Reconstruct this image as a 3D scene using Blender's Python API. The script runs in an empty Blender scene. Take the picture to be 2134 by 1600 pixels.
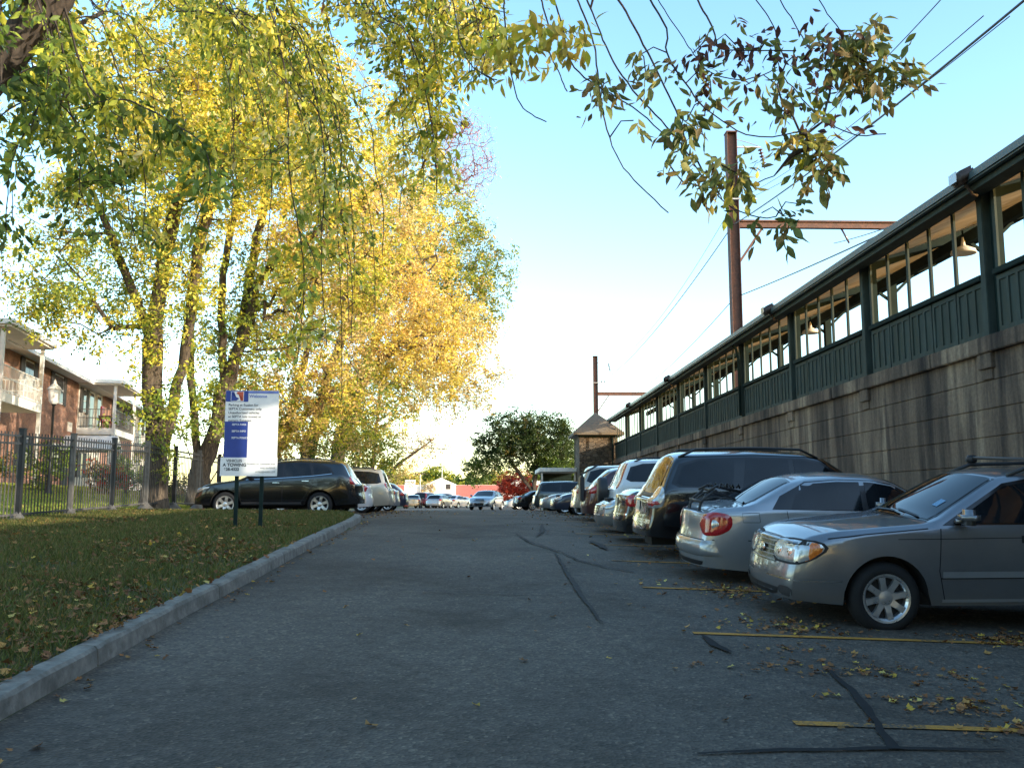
import bpy, bmesh, math, random
import numpy as np
from mathutils import Vector, Matrix, Euler
from mathutils.bvhtree import BVHTree
from mathutils.geometry import delaunay_2d_cdt
R = math.radians
random.seed(7); RNG = np.random.default_rng(7)
scene = bpy.context.scene
COL = scene.collection
F = 1930.0; EYE = 1.65; VX, HY = 1008.0, 1049.0

def at(px, py, Y):
    """world point seen near photo pixel (px,py) on the plane at distance Y (survey helper)"""
    return Vector(((px - VX) / F * Y, Y, EYE + (HY - py) / F * Y))

# ------------------------------------------------------------------ materials
def nt(name):
    m = bpy.data.materials.new(name); m.use_nodes = True
    t = m.node_tree; b = t.nodes['Principled BSDF']
    return m, t, b
def N(t, typ, **kw):
    n = t.nodes.new(typ)
    for k, v in kw.items():
        if k in n.inputs.keys(): n.inputs[k].default_value = v
        else: setattr(n, k, v)
    return n
def ramp(t, stops):
    n = t.nodes.new('ShaderNodeValToRGB'); e = n.color_ramp.elements
    while len(e) < len(stops): e.new(0.5)
    for i, (p, c) in enumerate(stops):
        e[i].position = p; e[i].color = (*c, 1) if len(c) == 3 else c
    return n
def sc(c, f): return tuple(max(0, min(1, x * f)) for x in c)
def coords(t, scale=(1, 1, 1), kind='Object'):
    tc = N(t, 'ShaderNodeTexCoord'); mp = N(t, 'ShaderNodeMapping'); mp.inputs['Scale'].default_value = scale
    t.links.new(tc.outputs[kind], mp.inputs['Vector']); return mp.outputs['Vector']
def pm(name, base, rough=.6, metal=0., var=.18, scale=6., bump=0., coat=0., stretch=(1, 1, 1), detail=5., spec=.5, rvar=.1, dirt=None):
    """general procedural material: noise driven colour, roughness and bump"""
    m, t, b = nt(name); v = coords(t, stretch)
    n1 = N(t, 'ShaderNodeTexNoise', Scale=scale, Detail=detail, Roughness=.6); t.links.new(v, n1.inputs['Vector'])
    r = ramp(t, [(.3, sc(base, 1 - var)), (.7, sc(base, 1 + var))]); t.links.new(n1.outputs['Fac'], r.inputs['Fac'])
    out = r.outputs['Color']
    if dirt:
        n2 = N(t, 'ShaderNodeTexNoise', Scale=scale * .35, Detail=8., Roughness=.7); t.links.new(v, n2.inputs['Vector'])
        rr = ramp(t, [(.45, (0, 0, 0)), (.7, (1, 1, 1))]); t.links.new(n2.outputs['Fac'], rr.inputs['Fac'])
        mx = N(t, 'ShaderNodeMixRGB'); t.links.new(rr.outputs['Color'], mx.inputs['Fac']); t.links.new(out, mx.inputs['Color1']); mx.inputs['Color2'].default_value = (*dirt, 1)
        out = mx.outputs['Color']
    t.links.new(out, b.inputs['Base Color'])
    mr = N(t, 'ShaderNodeMapRange'); mr.inputs['To Min'].default_value = max(0.02, rough - rvar); mr.inputs['To Max'].default_value = min(1, rough + rvar)
    t.links.new(n1.outputs['Fac'], mr.inputs['Value']); t.links.new(mr.outputs['Result'], b.inputs['Roughness'])
    b.inputs['Metallic'].default_value = metal; b.inputs['Specular IOR Level'].default_value = spec
    if coat: b.inputs['Coat Weight'].default_value = coat; b.inputs['Coat Roughness'].default_value = .06
    if bump:
        bp = N(t, 'ShaderNodeBump', Strength=bump, Distance=.02); t.links.new(n1.outputs['Fac'], bp.inputs['Height']); t.links.new(bp.outputs['Normal'], b.inputs['Normal'])
    return m
def paint(name, base, flake=.0, rough=.3, dirt=.45):
    m, t, b = nt(name); v = coords(t)
    n1 = N(t, 'ShaderNodeTexNoise', Scale=2.2, Detail=6., Roughness=.65); t.links.new(v, n1.inputs['Vector'])
    n2 = N(t, 'ShaderNodeTexNoise', Scale=420., Detail=1.); t.links.new(v, n2.inputs['Vector'])
    r = ramp(t, [(.3, sc(base, .9)), (.75, sc(base, 1.08))]); t.links.new(n1.outputs['Fac'], r.inputs['Fac'])
    # road film gathers low on the body
    sx = N(t, 'ShaderNodeSeparateXYZ'); t.links.new(v, sx.inputs['Vector'])
    mr = N(t, 'ShaderNodeMapRange'); mr.inputs['From Min'].default_value = .65; mr.inputs['From Max'].default_value = .18; mr.inputs['To Max'].default_value = dirt
    t.links.new(sx.outputs['Z'], mr.inputs['Value'])
    mu = N(t, 'ShaderNodeMath', operation='MULTIPLY'); t.links.new(mr.outputs['Result'], mu.inputs[0]); t.links.new(n1.outputs['Fac'], mu.inputs[1])
    mx = N(t, 'ShaderNodeMixRGB'); t.links.new(mu.outputs[0], mx.inputs['Fac']); t.links.new(r.outputs['Color'], mx.inputs['Color1']); mx.inputs['Color2'].default_value = (.11, .10, .085, 1)
    t.links.new(mx.outputs['Color'], b.inputs['Base Color'])
    b.inputs['Metallic'].default_value = flake; b.inputs['Roughness'].default_value = rough
    b.inputs['Coat Weight'].default_value = 1.; b.inputs['Coat Roughness'].default_value = .04
    bp = N(t, 'ShaderNodeBump', Strength=.03, Distance=.002); t.links.new(n2.outputs['Fac'], bp.inputs['Height']); t.links.new(bp.outputs['Normal'], b.inputs['Normal'])
    return m
M = {}
M['rubber'] = pm('tyre_rubber', (.005, .005, .0055), .85, var=.25, scale=20, bump=.1)
M['rim'] = pm('alloy_rim', (.56, .57, .58), .3, .85, .1, 12)
M['rimdark'] = pm('wheel_well_dark', (.012, .012, .013), .8)
M['satin'] = pm('satin_trim', (.30, .30, .30), .45, .6, .1, 10)
M['chrome'] = pm('chrome_trim', (.7, .7, .7), .15, 1., .05, 10)
M['blackplastic'] = pm('black_plastic', (.02, .02, .022), .5, var=.2)
M['gloss_black'] = pm('gloss_black_trim', (.008, .008, .009), .15, var=.1)
M['seam'] = pm('panel_gap', (.01, .01, .011), .8)
M['amber'] = pm('amber_lens', (.55, .14, .015), .15, coat=1., var=.3, scale=60)
M['redlens'] = pm('red_lens', (.36, .012, .015), .12, coat=1., var=.35, scale=50)
M['plate'] = pm('licence_plate', (.55, .55, .45), .4, var=.3, scale=25)
def car_glass():
    m, t, b = nt('car_window_glass'); v = coords(t)
    n1 = N(t, 'ShaderNodeTexNoise', Scale=1.6, Detail=3.); t.links.new(v, n1.inputs['Vector'])
    r = ramp(t, [(.35, (.003, .004, .006)), (.7, (.012, .015, .019))]); t.links.new(n1.outputs['Fac'], r.inputs['Fac'])
    t.links.new(r.outputs['Color'], b.inputs['Base Color']); b.inputs['Roughness'].default_value = .03
    b.inputs['IOR'].default_value = 1.42; b.inputs['Specular IOR Level'].default_value = .5
    return m
M['glass'] = car_glass()
def lamp_lens():
    m, t, b = nt('headlamp_lens'); v = coords(t)
    n1 = N(t, 'ShaderNodeTexVoronoi', Scale=9.); t.links.new(v, n1.inputs['Vector'])
    r = ramp(t, [(.0, (.72, .72, .70)), (.5, (.42, .43, .43)), (.9, (.66, .65, .62))]); t.links.new(n1.outputs['Distance'], r.inputs['Fac'])
    t.links.new(r.outputs['Color'], b.inputs['Base Color']); b.inputs['Metallic'].default_value = .6; b.inputs['Roughness'].default_value = .22
    b.inputs['Coat Weight'].default_value = 1.; return m
M['lens'] = lamp_lens()
# --- setting
def asphalt():
    m, t, b = nt('asphalt'); v = coords(t)
    big = N(t, 'ShaderNodeTexNoise', Scale=.35, Detail=6., Roughness=.6); t.links.new(v, big.inputs['Vector'])
    mid = N(t, 'ShaderNodeTexNoise', Scale=9., Detail=5., Roughness=.7); t.links.new(v, mid.inputs['Vector'])
    vo = N(t, 'ShaderNodeTexVoronoi', Scale=48.); t.links.new(v, vo.inputs['Vector'])
    r = ramp(t, [(.3, (.074, .063, .051)), (.5, (.094, .080, .065)), (.7, (.120, .102, .083))]); t.links.new(big.outputs['Fac'], r.inputs['Fac'])
    r2 = ramp(t, [(.3, (.68, .68, .68)), (.7, (1.28, 1.27, 1.25))]); t.links.new(mid.outputs['Fac'], r2.inputs['Fac'])
    mu = N(t, 'ShaderNodeMixRGB', blend_type='MULTIPLY'); mu.inputs['Fac'].default_value = 1.
    t.links.new(r.outputs['Color'], mu.inputs['Color1']); t.links.new(r2.outputs['Color'], mu.inputs['Color2'])
    r3 = ramp(t, [(.0, (.45, .45, .45)), (.35, (.85, .85, .85)), (.7, (1.05, 1.04, 1.)), (.86, (1.5, 1.45, 1.35)), (1., (2.6, 2.5, 2.3))]); t.links.new(vo.outputs['Color'], r3.inputs['Fac'])
    mu2 = N(t, 'ShaderNodeMixRGB', blend_type='MULTIPLY'); mu2.inputs['Fac'].default_value = .95
    t.links.new(mu.outputs['Color'], mu2.inputs['Color1']); t.links.new(r3.outputs['Color'], mu2.inputs['Color2'])
    # oil stains in the bays (x>2.5)
    st = N(t, 'ShaderNodeTexNoise', Scale=.55, Detail=4., Roughness=.7); t.links.new(v, st.inputs['Vector'])
    rs = ramp(t, [(.46, (1, 1, 1)), (.66, (.62, .59, .55)), (.75, (.45, .43, .40))]); t.links.new(st.outputs['Fac'], rs.inputs['Fac'])
    mu3 = N(t, 'ShaderNodeMixRGB', blend_type='MULTIPLY'); mu3.inputs['Fac'].default_value = 1.
    t.links.new(mu2.outputs['Color'], mu3.inputs['Color1']); t.links.new(rs.outputs['Color'], mu3.inputs['Color2'])
    t.links.new(mu3.outputs['Color'], b.inputs['Base Color']); b.inputs['Roughness'].default_value = .82
    b.inputs['Specular IOR Level'].default_value = .35
    bp = N(t, 'ShaderNodeBump', Strength=.8, Distance=.008); t.links.new(vo.outputs['Distance'], bp.inputs['Height']); t.links.new(bp.outputs['Normal'], b.inputs['Normal'])
    return m
M['asphalt'] = asphalt()
def grass_ground():
    m, t, b = nt('lawn_soil'); v = coords(t)
    a = N(t, 'ShaderNodeTexNoise', Scale=.7, Detail=6., Roughness=.65); t.links.new(v, a.inputs['Vector'])
    c = N(t, 'ShaderNodeTexNoise', Scale=26., Detail=6., Roughness=.75); t.links.new(v, c.inputs['Vector'])
    r = ramp(t, [(.36, (.075, .050, .022)), (.5, (.062, .066, .020)), (.66, (.062, .080, .022))]); t.links.new(a.outputs['Fac'], r.inputs['Fac'])
    r2 = ramp(t, [(.3, (.45, .45, .45)), (.7, (1.4, 1.4, 1.3))]); t.links.new(c.outputs['Fac'], r2.inputs['Fac'])
    mu = N(t, 'ShaderNodeMixRGB', blend_type='MULTIPLY'); mu.inputs['Fac'].default_value = 1.
    t.links.new(r.outputs['Color'], mu.inputs['Color1']); t.links.new(r2.outputs['Color'], mu.inputs['Color2'])
    t.links.new(mu.outputs['Color'], b.inputs['Base Color']); b.inputs['Roughness'].default_value = .95
    bp = N(t, 'ShaderNodeBump', Strength=.8, Distance=.04); t.links.new(c.outputs['Fac'], bp.inputs['Height']); t.links.new(bp.outputs['Normal'], b.inputs['Normal'])
    return m
M['lawn'] = grass_ground()
def concrete_wall():
    m, t, b = nt('stained_concrete'); v = coords(t)
    a = N(t, 'ShaderNodeTexNoise', Scale=1., Detail=7., Roughness=.62); t.links.new(coords(t, (1, 1.1, .16)), a.inputs['Vector'])
    a2 = N(t, 'ShaderNodeTexNoise', Scale=1., Detail=4., Roughness=.6); t.links.new(coords(t, (1, 3.2, .25)), a2.inputs['Vector'])
    c = N(t, 'ShaderNodeTexNoise', Scale=14., Detail=8., Roughness=.75); t.links.new(v, c.inputs['Vector'])
    r = ramp(t, [(.34, (.034, .024, .019)), (.45, (.12, .084, .060)), (.56, (.205, .146, .102)), (.68, (.36, .27, .185))]); t.links.new(a.outputs['Fac'], r.inputs['Fac'])
    r1 = ramp(t, [(.38, (.34, .33, .36)), (.54, (1, 1, 1))]); t.links.new(a2.outputs['Fac'], r1.inputs['Fac'])
    r2 = ramp(t, [(.3, (.65, .65, .65)), (.7, (1.25, 1.25, 1.2))]); t.links.new(c.outputs['Fac'], r2.inputs['Fac'])
    mu = N(t, 'ShaderNodeMixRGB', blend_type='MULTIPLY'); mu.inputs['Fac'].default_value = 1.
    t.links.new(r.outputs['Color'], mu.inputs['Color1']); t.links.new(r1.outputs['Color'], mu.inputs['Color2'])
    mu2 = N(t, 'ShaderNodeMixRGB', blend_type='MULTIPLY'); mu2.inputs['Fac'].default_value = 1.
    t.links.new(mu.outputs['Color'], mu2.inputs['Color1']); t.links.new(r2.outputs['Color'], mu2.inputs['Color2'])
    t.links.new(mu2.outputs['Color'], b.inputs['Base Color']); b.inputs['Roughness'].default_value = .9
    bp = N(t, 'ShaderNodeBump', Strength=.5, Distance=.02); t.links.new(c.outputs['Fac'], bp.inputs['Height']); t.links.new(bp.outputs['Normal'], b.inputs['Normal'])
    return m
M['concrete'] = concrete_wall()
M['kerb'] = pm('kerb_concrete', (.20, .185, .155), .9, var=.35, scale=9, bump=.7, detail=10, dirt=(.085, .078, .062))
def worn_line():
    m, t, b = nt('worn_yellow_paint'); v = coords(t)
    n = N(t, 'ShaderNodeTexNoise', Scale=38., Detail=8., Roughness=.75); t.links.new(v, n.inputs['Vector'])
    n2 = N(t, 'ShaderNodeTexNoise', Scale=1.7, Detail=4.); t.links.new(v, n2.inputs['Vector'])
    ad = N(t, 'ShaderNodeMath', operation='ADD'); t.links.new(n.outputs['Fac'], ad.inputs[0]); t.links.new(n2.outputs['Fac'], ad.inputs[1])
    r = ramp(t, [(.46, (.46, .21, .02)), (.53, (.33, .16, .022)), (.58, (.055, .050, .042))])
    hf = N(t, 'ShaderNodeMath', operation='MULTIPLY'); hf.inputs[1].default_value = .5; t.links.new(ad.outputs[0], hf.inputs[0]); t.links.new(hf.outputs[0], r.inputs['Fac'])
    t.links.new(r.outputs['Color'], b.inputs['Base Color']); b.inputs['Roughness'].default_value = .85
    bp = N(t, 'ShaderNodeBump', Strength=.5, Distance=.005); t.links.new(n.outputs['Fac'], bp.inputs['Height']); t.links.new(bp.outputs['Normal'], b.inputs['Normal'])
    return m
M['yellowline'] = worn_line()
M['oldtar'] = pm('old_tar_seal', (.050, .046, .042), .92, var=.35, scale=12, spec=.2)
M['tar'] = pm('tar_seal', (.020, .019, .019), .92, var=.3, scale=12, spec=.2)
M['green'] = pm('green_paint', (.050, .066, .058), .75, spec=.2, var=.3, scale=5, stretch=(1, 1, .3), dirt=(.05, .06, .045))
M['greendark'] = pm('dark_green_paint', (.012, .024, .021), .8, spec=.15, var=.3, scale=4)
M['gutter'] = pm('grey_green_gutter', (.075, .105, .105), .4, .1, var=.25, scale=3, stretch=(1, .2, 1))
M['ceiling'] = pm('cream_boards', (.40, .32, .22), .9, var=.25, scale=3, stretch=(.3, 3, 1), dirt=(.22, .16, .10), spec=.1)
M['roofing'] = pm('roofing_felt', (.11, .115, .115), .85, var=.2)
M['steelrust'] = pm('rusty_steel', (.125, .062, .047), .75, .1, var=.35, scale=7, bump=.2, dirt=(.07, .045, .04))
M['wire'] = pm('wire', (.02, .02, .02), .5)
M['insulator'] = pm('brown_insulator', (.06, .022, .02), .2, coat=.5)
M['fixture'] = pm('bronze_fixture', (.07, .045, .035), .6, .1)
M['fixglass'] = pm('fixture_glass', (.35, .36, .36), .15, coat=1.)
M['ironblack'] = pm('black_iron', (.016, .016, .017), .45, var=.3)
M['irongrey'] = pm('weathered_sunlit_iron', (.10, .092, .08), .5, var=.4, scale=8)
M['white'] = pm('white_paint', (.78, .76, .71), .55, var=.08, scale=3)
M['cream'] = pm('cream_siding', (.72, .66, .56), .7, var=.08, scale=3)
M['shutter'] = pm('dark_shutter', (.05, .04, .035), .6, var=.2, stretch=(1, 1, 12))
M['roofshingle'] = pm('grey_shingles', (.30, .29, .28), .9, var=.2, scale=14, bump=.4)
M['winglass'] = pm('house_window_glass', (.03, .035, .04), .05, var=.3, scale=1.5)
M['red'] = pm('red_paint', (.45, .015, .02), .45, var=.2)
M['stone'] = pm('rubble_stone', (.20, .145, .095), .9, var=.5, scale=3.5, bump=.6, detail=8, dirt=(.09, .07, .055))
def rubble():
    m, t, b = nt('rubble_masonry'); v = coords(t)
    vo = N(t, 'ShaderNodeTexVoronoi', Scale=3.2); t.links.new(coords(t, (1, 1, 1.7)), vo.inputs['Vector'])
    ve = N(t, 'ShaderNodeTexVoronoi', Scale=3.2, feature='DISTANCE_TO_EDGE'); t.links.new(coords(t, (1, 1, 1.7)), ve.inputs['Vector'])
    r = ramp(t, [(.0, (.06, .045, .03)), (.4, (.14, .10, .065)), (.7, (.19, .14, .09)), (1, (.09, .075, .06))]); t.links.new(vo.outputs['Color'], r.inputs['Fac'])
    r2 = ramp(t, [(0., (.3, .3, .3)), (.09, (1, 1, 1))]); t.links.new(ve.outputs['Distance'], r2.inputs['Fac'])
    mu = N(t, 'ShaderNodeMixRGB', blend_type='MULTIPLY'); mu.inputs['Fac'].default_value = .9
    t.links.new(r.outputs['Color'], mu.inputs['Color1']); t.links.new(r2.outputs['Color'], mu.inputs['Color2']); t.links.new(mu.outputs['Color'], b.inputs['Base Color']); b.inputs['Roughness'].default_value = .95
    bp = N(t, 'ShaderNodeBump', Strength=.8, Distance=.05); t.links.new(r2.outputs['Color'], bp.inputs['Height']); t.links.new(bp.outputs['Normal'], b.inputs['Normal'])
    return m
M['stone'] = rubble()
M['tanroof'] = pm('tan_shingles', (.17, .135, .095), .9, var=.3, scale=9, bump=.4, stretch=(1, 1, 4))
M['redband'] = pm('faded_red_cladding', (.42, .13, .115), .7, var=.15)
M['farwhite'] = pm('pale_render', (.72, .68, .62), .8, var=.06)
M['metal'] = pm('galvanised', (.4, .4, .4), .5, .5)
M['twigs'] = pm('dry_twigs', (.07, .045, .03), .9)
def brick():
    m, t, b = nt('red_brick'); v = coords(t)
    sx = N(t, 'ShaderNodeSeparateXYZ'); t.links.new(v, sx.inputs['Vector'])
    ad = N(t, 'ShaderNodeMath', operation='ADD'); t.links.new(sx.outputs['X'], ad.inputs[0]); t.links.new(sx.outputs['Y'], ad.inputs[1])
    cb = N(t, 'ShaderNodeCombineXYZ'); t.links.new(ad.outputs[0], cb.inputs['X']); t.links.new(sx.outputs['Z'], cb.inputs['Y'])
    br = N(t, 'ShaderNodeTexBrick', Scale=4.5); t.links.new(cb.outputs[0], br.inputs['Vector'])
    br.inputs['Color1'].default_value = (.40, .20, .125, 1); br.inputs['Color2'].default_value = (.27, .125, .08, 1); br.inputs['Mortar'].default_value = (.36, .31, .26, 1)
    br.inputs['Mortar Size'].default_value = .014
    n = N(t, 'ShaderNodeTexNoise', Scale=1.3, Detail=5.); t.links.new(v, n.inputs['Vector'])
    r = ramp(t, [(.3, (.7, .7, .7)), (.7, (1.25, 1.2, 1.15))]); t.links.new(n.outputs['Fac'], r.inputs['Fac'])
    mu = N(t, 'ShaderNodeMixRGB', blend_type='MULTIPLY'); mu.inputs['Fac'].default_value = 1.
    t.links.new(br.outputs['Color'], mu.inputs['Color1']); t.links.new(r.outputs['Color'], mu.inputs['Color2'])
    t.links.new(mu.outputs['Color'], b.inputs['Base Color']); b.inputs['Roughness'].default_value = .88
    bp = N(t, 'ShaderNodeBump', Strength=.4, Distance=.01); t.links.new(br.outputs['Fac'], bp.inputs['Height']); bp.invert = True; t.links.new(bp.outputs['Normal'], b.inputs['Normal'])
    return m
M['brick'] = brick()
def bark(name, c1, c2):
    m, t, b = nt(name)
    a = N(t, 'ShaderNodeTexNoise', Scale=4., Detail=9., Roughness=.7); t.links.new(coords(t, (2.6, 2.6, .45)), a.inputs['Vector'])
    w = N(t, 'ShaderNodeTexVoronoi', Scale=5., feature='DISTANCE_TO_EDGE'); t.links.new(coords(t, (3., 3., .5)), w.inputs['Vector'])
    r = ramp(t, [(.32, c1), (.68, c2)]); t.links.new(a.outputs['Fac'], r.inputs['Fac'])
    r2 = ramp(t, [(0., (.35, .35, .35)), (.18, (1, 1, 1))]); t.links.new(w.outputs['Distance'], r2.inputs['Fac'])
    mu = N(t, 'ShaderNodeMixRGB', blend_type='MULTIPLY'); mu.inputs['Fac'].default_value = .8
    t.links.new(r.outputs['Color'], mu.inputs['Color1']); t.links.new(r2.outputs['Color'], mu.inputs['Color2'])
    t.links.new(mu.outputs['Color'], b.inputs['Base Color']); b.inputs['Roughness'].default_value = .95
    bp = N(t, 'ShaderNodeBump', Strength=.9, Distance=.05); t.links.new(mu.outputs['Color'], bp.inputs['Height']); t.links.new(bp.outputs['Normal'], b.inputs['Normal'])
    return m
M['bark'] = bark('grey_brown_bark', (.040, .029, .019), (.155, .115, .075))
M['barkdark'] = bark('dark_bark', (.028, .022, .018), (.085, .065, .05))
M['barkred'] = bark('reddish_twigs', (.12, .05, .045), (.26, .13, .11))
def leafmat(name, trans=.35, rough=.5):
    m, t, b = nt(name)
    at_ = N(t, 'ShaderNodeAttribute'); at_.attribute_name = 'Col'
    n = N(t, 'ShaderNodeTexNoise', Scale=9., Detail=3.); t.links.new(coords(t), n.inputs['Vector'])
    r = ramp(t, [(.3, (.72, .72, .72)), (.7, (1.25, 1.2, 1.1))]); t.links.new(n.outputs['Fac'], r.inputs['Fac'])
    mu = N(t, 'ShaderNodeMixRGB', blend_type='MULTIPLY'); mu.inputs['Fac'].default_value = 1.
    t.links.new(at_.outputs['Color'], mu.inputs['Color1']); t.links.new(r.outputs['Color'], mu.inputs['Color2'])
    t.links.new(mu.outputs['Color'], b.inputs['Base Color']); b.inputs['Roughness'].default_value = rough; b.inputs['Specular IOR Level'].default_value = .3
    tr = N(t, 'ShaderNodeBsdfTranslucent'); t.links.new(mu.outputs['Color'], tr.inputs['Color'])
    mix = N(t, 'ShaderNodeMixShader'); mix.inputs['Fac'].default_value = trans
    t.links.new(b.outputs[0], mix.inputs[1]); t.links.new(tr.outputs[0], mix.inputs[2])
    t.links.new(mix.outputs[0], t.nodes['Material Output'].inputs['Surface'])
    return m
M['leaf'] = leafmat('tree_leaf', .38)
M['dryleaf'] = leafmat('dry_leaf', .1, .8)
M['grassblade'] = leafmat('grass_blade', .25, .7)

# ------------------------------------------------------------------ mesh helpers
def obj(name, mesh_or_bm, mat=None, parent=None, smooth=False):
    if isinstance(mesh_or_bm, bmesh.types.BMesh):
        me = bpy.data.meshes.new(name); mesh_or_bm.to_mesh(me); mesh_or_bm.free()
    else: me = mesh_or_bm
    o = bpy.data.objects.new(name, me); COL.objects.link(o)
    if mat is not None:
        for mm in (mat if isinstance(mat, (list, tuple)) else [mat]): me.materials.append(mm)
    if parent is not None: o.parent = parent
    if smooth: me.shade_smooth()
    return o
def empty(name, loc=(0, 0, 0), rz=0., label=None, cat=None, group=None, kind=None):
    o = bpy.data.objects.new(name, None); COL.objects.link(o); o.location = loc; o.rotation_euler = (0, 0, rz); o.empty_display_size = .2
    return tag(o, label, cat, group, kind)
def tag(o, label=None, cat=None, group=None, kind=None):
    if label: o['label'] = label
    if cat: o['category'] = cat
    if group: o['group'] = group
    if kind: o['kind'] = kind
    return o
def pymesh(name, V, Fc):
    me = bpy.data.meshes.new(name); me.from_pydata([tuple(v) for v in V], [], [tuple(f) for f in Fc]); me.update(); return me
def npmesh(name, V, quads=None, tris=None, cols=None):
    me = bpy.data.meshes.new(name); V = np.asarray(V, dtype=np.float32)
    me.vertices.add(len(V)); me.vertices.foreach_set('co', V.ravel())
    arr = quads if quads is not None else tris; k = 4 if quads is not None else 3
    arr = np.asarray(arr, dtype=np.int32)
    me.loops.add(arr.size); me.loops.foreach_set('vertex_index', arr.ravel())
    me.polygons.add(len(arr)); me.polygons.foreach_set('loop_start', np.arange(0, arr.size, k, dtype=np.int32)); me.polygons.foreach_set('loop_total', np.full(len(arr), k, dtype=np.int32))
    if cols is not None:
        a = me.attributes.new('Col', 'FLOAT_COLOR', 'POINT'); c = np.ones((len(V), 4), dtype=np.float32); c[:, :3] = cols; a.data.foreach_set('color', c.ravel())
    me.update(calc_edges=True); me.validate(); return me
def box(bm, lo, hi, bev=0., mat=None):
    lo = Vector(lo); hi = Vector(hi); c = (lo + hi) / 2; s = hi - lo
    r = bmesh.ops.create_cube(bm, size=1., matrix=Matrix.Translation(c) @ Matrix.Diagonal((*s, 1)))
    if bev:
        es = list({e for v in r['verts'] for e in v.link_edges}); bmesh.ops.bevel(bm, geom=es, offset=bev, segments=2, affect='EDGES')
    return bm
def mbox(name, lo, hi, mat, parent=None, bev=0.):
    bm = bmesh.new(); box(bm, lo, hi, bev); return obj(name, bm, mat, parent)
def bar(bm, a, b, w, h=None, up=(0, 0, 1)):
    """rectangular bar from a to b"""
    a = Vector(a); b = Vector(b); h = h or w; d = (b - a); L = d.length; d.normalize(); u = Vector(up)
    s = d.cross(u)
    if s.length < 1e-4: s = d.cross(Vector((1, 0, 0)))
    s.normalize(); u = s.cross(d)
    vs = [bm.verts.new(p + s * (i * w / 2) + u * (j * h / 2)) for p in (a, b) for i, j in ((-1, -1), (1, -1), (1, 1), (-1, 1))]
    for f in ((0, 1, 2, 3), (7, 6, 5, 4), (0, 4, 5, 1), (1, 5, 6, 2), (2, 6, 7, 3), (3, 7, 4, 0)): bm.faces.new([vs[i] for i in f])
def tube(bm, pts, rad, n=8, cap=True):
    pts = [Vector(p) for p in pts]; rs = rad if isinstance(rad, (list, tuple)) else [rad] * len(pts)
    prev = None; rings = []
    ref = Vector((0.31, .2, .93))
    for i, p in enumerate(pts):
        d = (pts[min(i + 1, len(pts) - 1)] - pts[max(i - 1, 0)])
        if d.length < 1e-6: d = Vector((0, 0, 1))
        d.normalize()
        if prev is None: s = d.cross(ref); s = s if s.length > 1e-3 else d.cross(Vector((1, 0, 0)))
        else: s = prev - d * prev.dot(d)
        s.normalize(); prev = s; u = d.cross(s)
        rings.append([bm.verts.new(p + (s * math.cos(2 * math.pi * k / n) + u * math.sin(2 * math.pi * k / n)) * rs[i]) for k in range(n)])
    for a, b in zip(rings, rings[1:]):
        for k in range(n): bm.faces.new((a[k], a[(k + 1) % n], b[(k + 1) % n], b[k]))
    if cap and n > 2: bm.faces.new(rings[0][::-1]); bm.faces.new(rings[-1])
def mtube(name, pts, rad, mat, parent=None, n=8):
    bm = bmesh.new(); tube(bm, pts, rad, n); return obj(name, bm, mat, parent, smooth=True)
def lathe(bm, prof, axis='z', n=24, off=(0, 0, 0)):
    rings = []
    for r, h in prof:
        ring = []
        for k in range(n):
            a = 2 * math.pi * k / n; c, s = r * math.cos(a), r * math.sin(a)
            p = {'z': (c, s, h), 'y': (c, h, s), 'x': (h, c, s)}[axis]
            ring.append(bm.verts.new(Vector(p) + Vector(off)))
        rings.append(ring)
    for a, b in zip(rings, rings[1:]):
        for k in range(n): bm.faces.new((a[k], a[(k + 1) % n], b[(k + 1) % n], b[k]))
    return rings
def fix(bm): bmesh.ops.recalc_face_normals(bm, faces=bm.faces[:]); return bm

# ------------------------------------------------------------------ terrain
RY = [-40, -10, 0, 5.75, 8.5, 11.1, 13.75, 17, 20, 25, 30, 40, 50, 60, 71, 100, 400]
RZ = [-1.6, -.55, 0, .365, .53, .70, .855, 1.0, 1.10, 1.25, 1.285, 1.295, 1.27, 1.21, 1.165, 1.16, 1.16]
_yy = np.arange(-40, 400, .5); _zz = np.interp(_yy, RY, RZ); _k = np.exp(-np.linspace(-2, 2, 13) ** 2); _k /= _k.sum()
_zs = np.convolve(np.pad(_zz, 6, mode='edge'), _k, 'valid')
def road_z(x, y):
    z = float(np.interp(y, _yy, _zs)); fade = max(0, min(1, (60 - y) / 30))
    return z - .035 * max(0, min(x, 8.5) - 1.0) * fade
def road_slope(y): return (road_z(0, y + .8) - road_z(0, y - .8)) / 1.6
KERB = [(-2.85, -12), (-2.87, 4), (-2.86, 9), (-2.78, 12), (-2.8, 16), (-2.88, 20), (-3.0, 22.5), (-3.12, 24.2), (-3.35, 25.1), (-3.8, 25.65), (-4.5, 25.85), (-6, 25.9), (-9.2, 25.9)]
def kerb_x(y):
    if y > 25.9: return -9.2
    ys = [p[1] for p in KERB[:10]]; xs = [p[0] for p in KERB[:10]]
    if y > ys[-1]: return -9.2 + (xs[-1] + 9.2) * 0 if y > 25.88 else -4.5
    return float(np.interp(y, ys, xs))
def smooth01(t): t = max(0, min(1, t)); return t * t * (3 - 2 * t)
def in_island(x, y):
    return y < 25.75 and x < kerb_x(min(y, 25.6)) - .1
def ground_z(x, y):
    zr = road_z(x, y)
    if x > -9.3:
        if in_island(x, y): return zr + .13 + .06 * smooth01((-3 - x) / 3)
        return zr - .06
    b = zr + .19
    yb = smooth01((90 - y) / 40)
    if x < -9.8: b += .85 * min(1, (-9.8 - x) / 8.) * yb
    if x > -10.2 and y > 25.9: b = zr - .06 + (b - zr + .06) * smooth01((-9.3 - x) / .9)
    return b
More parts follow.
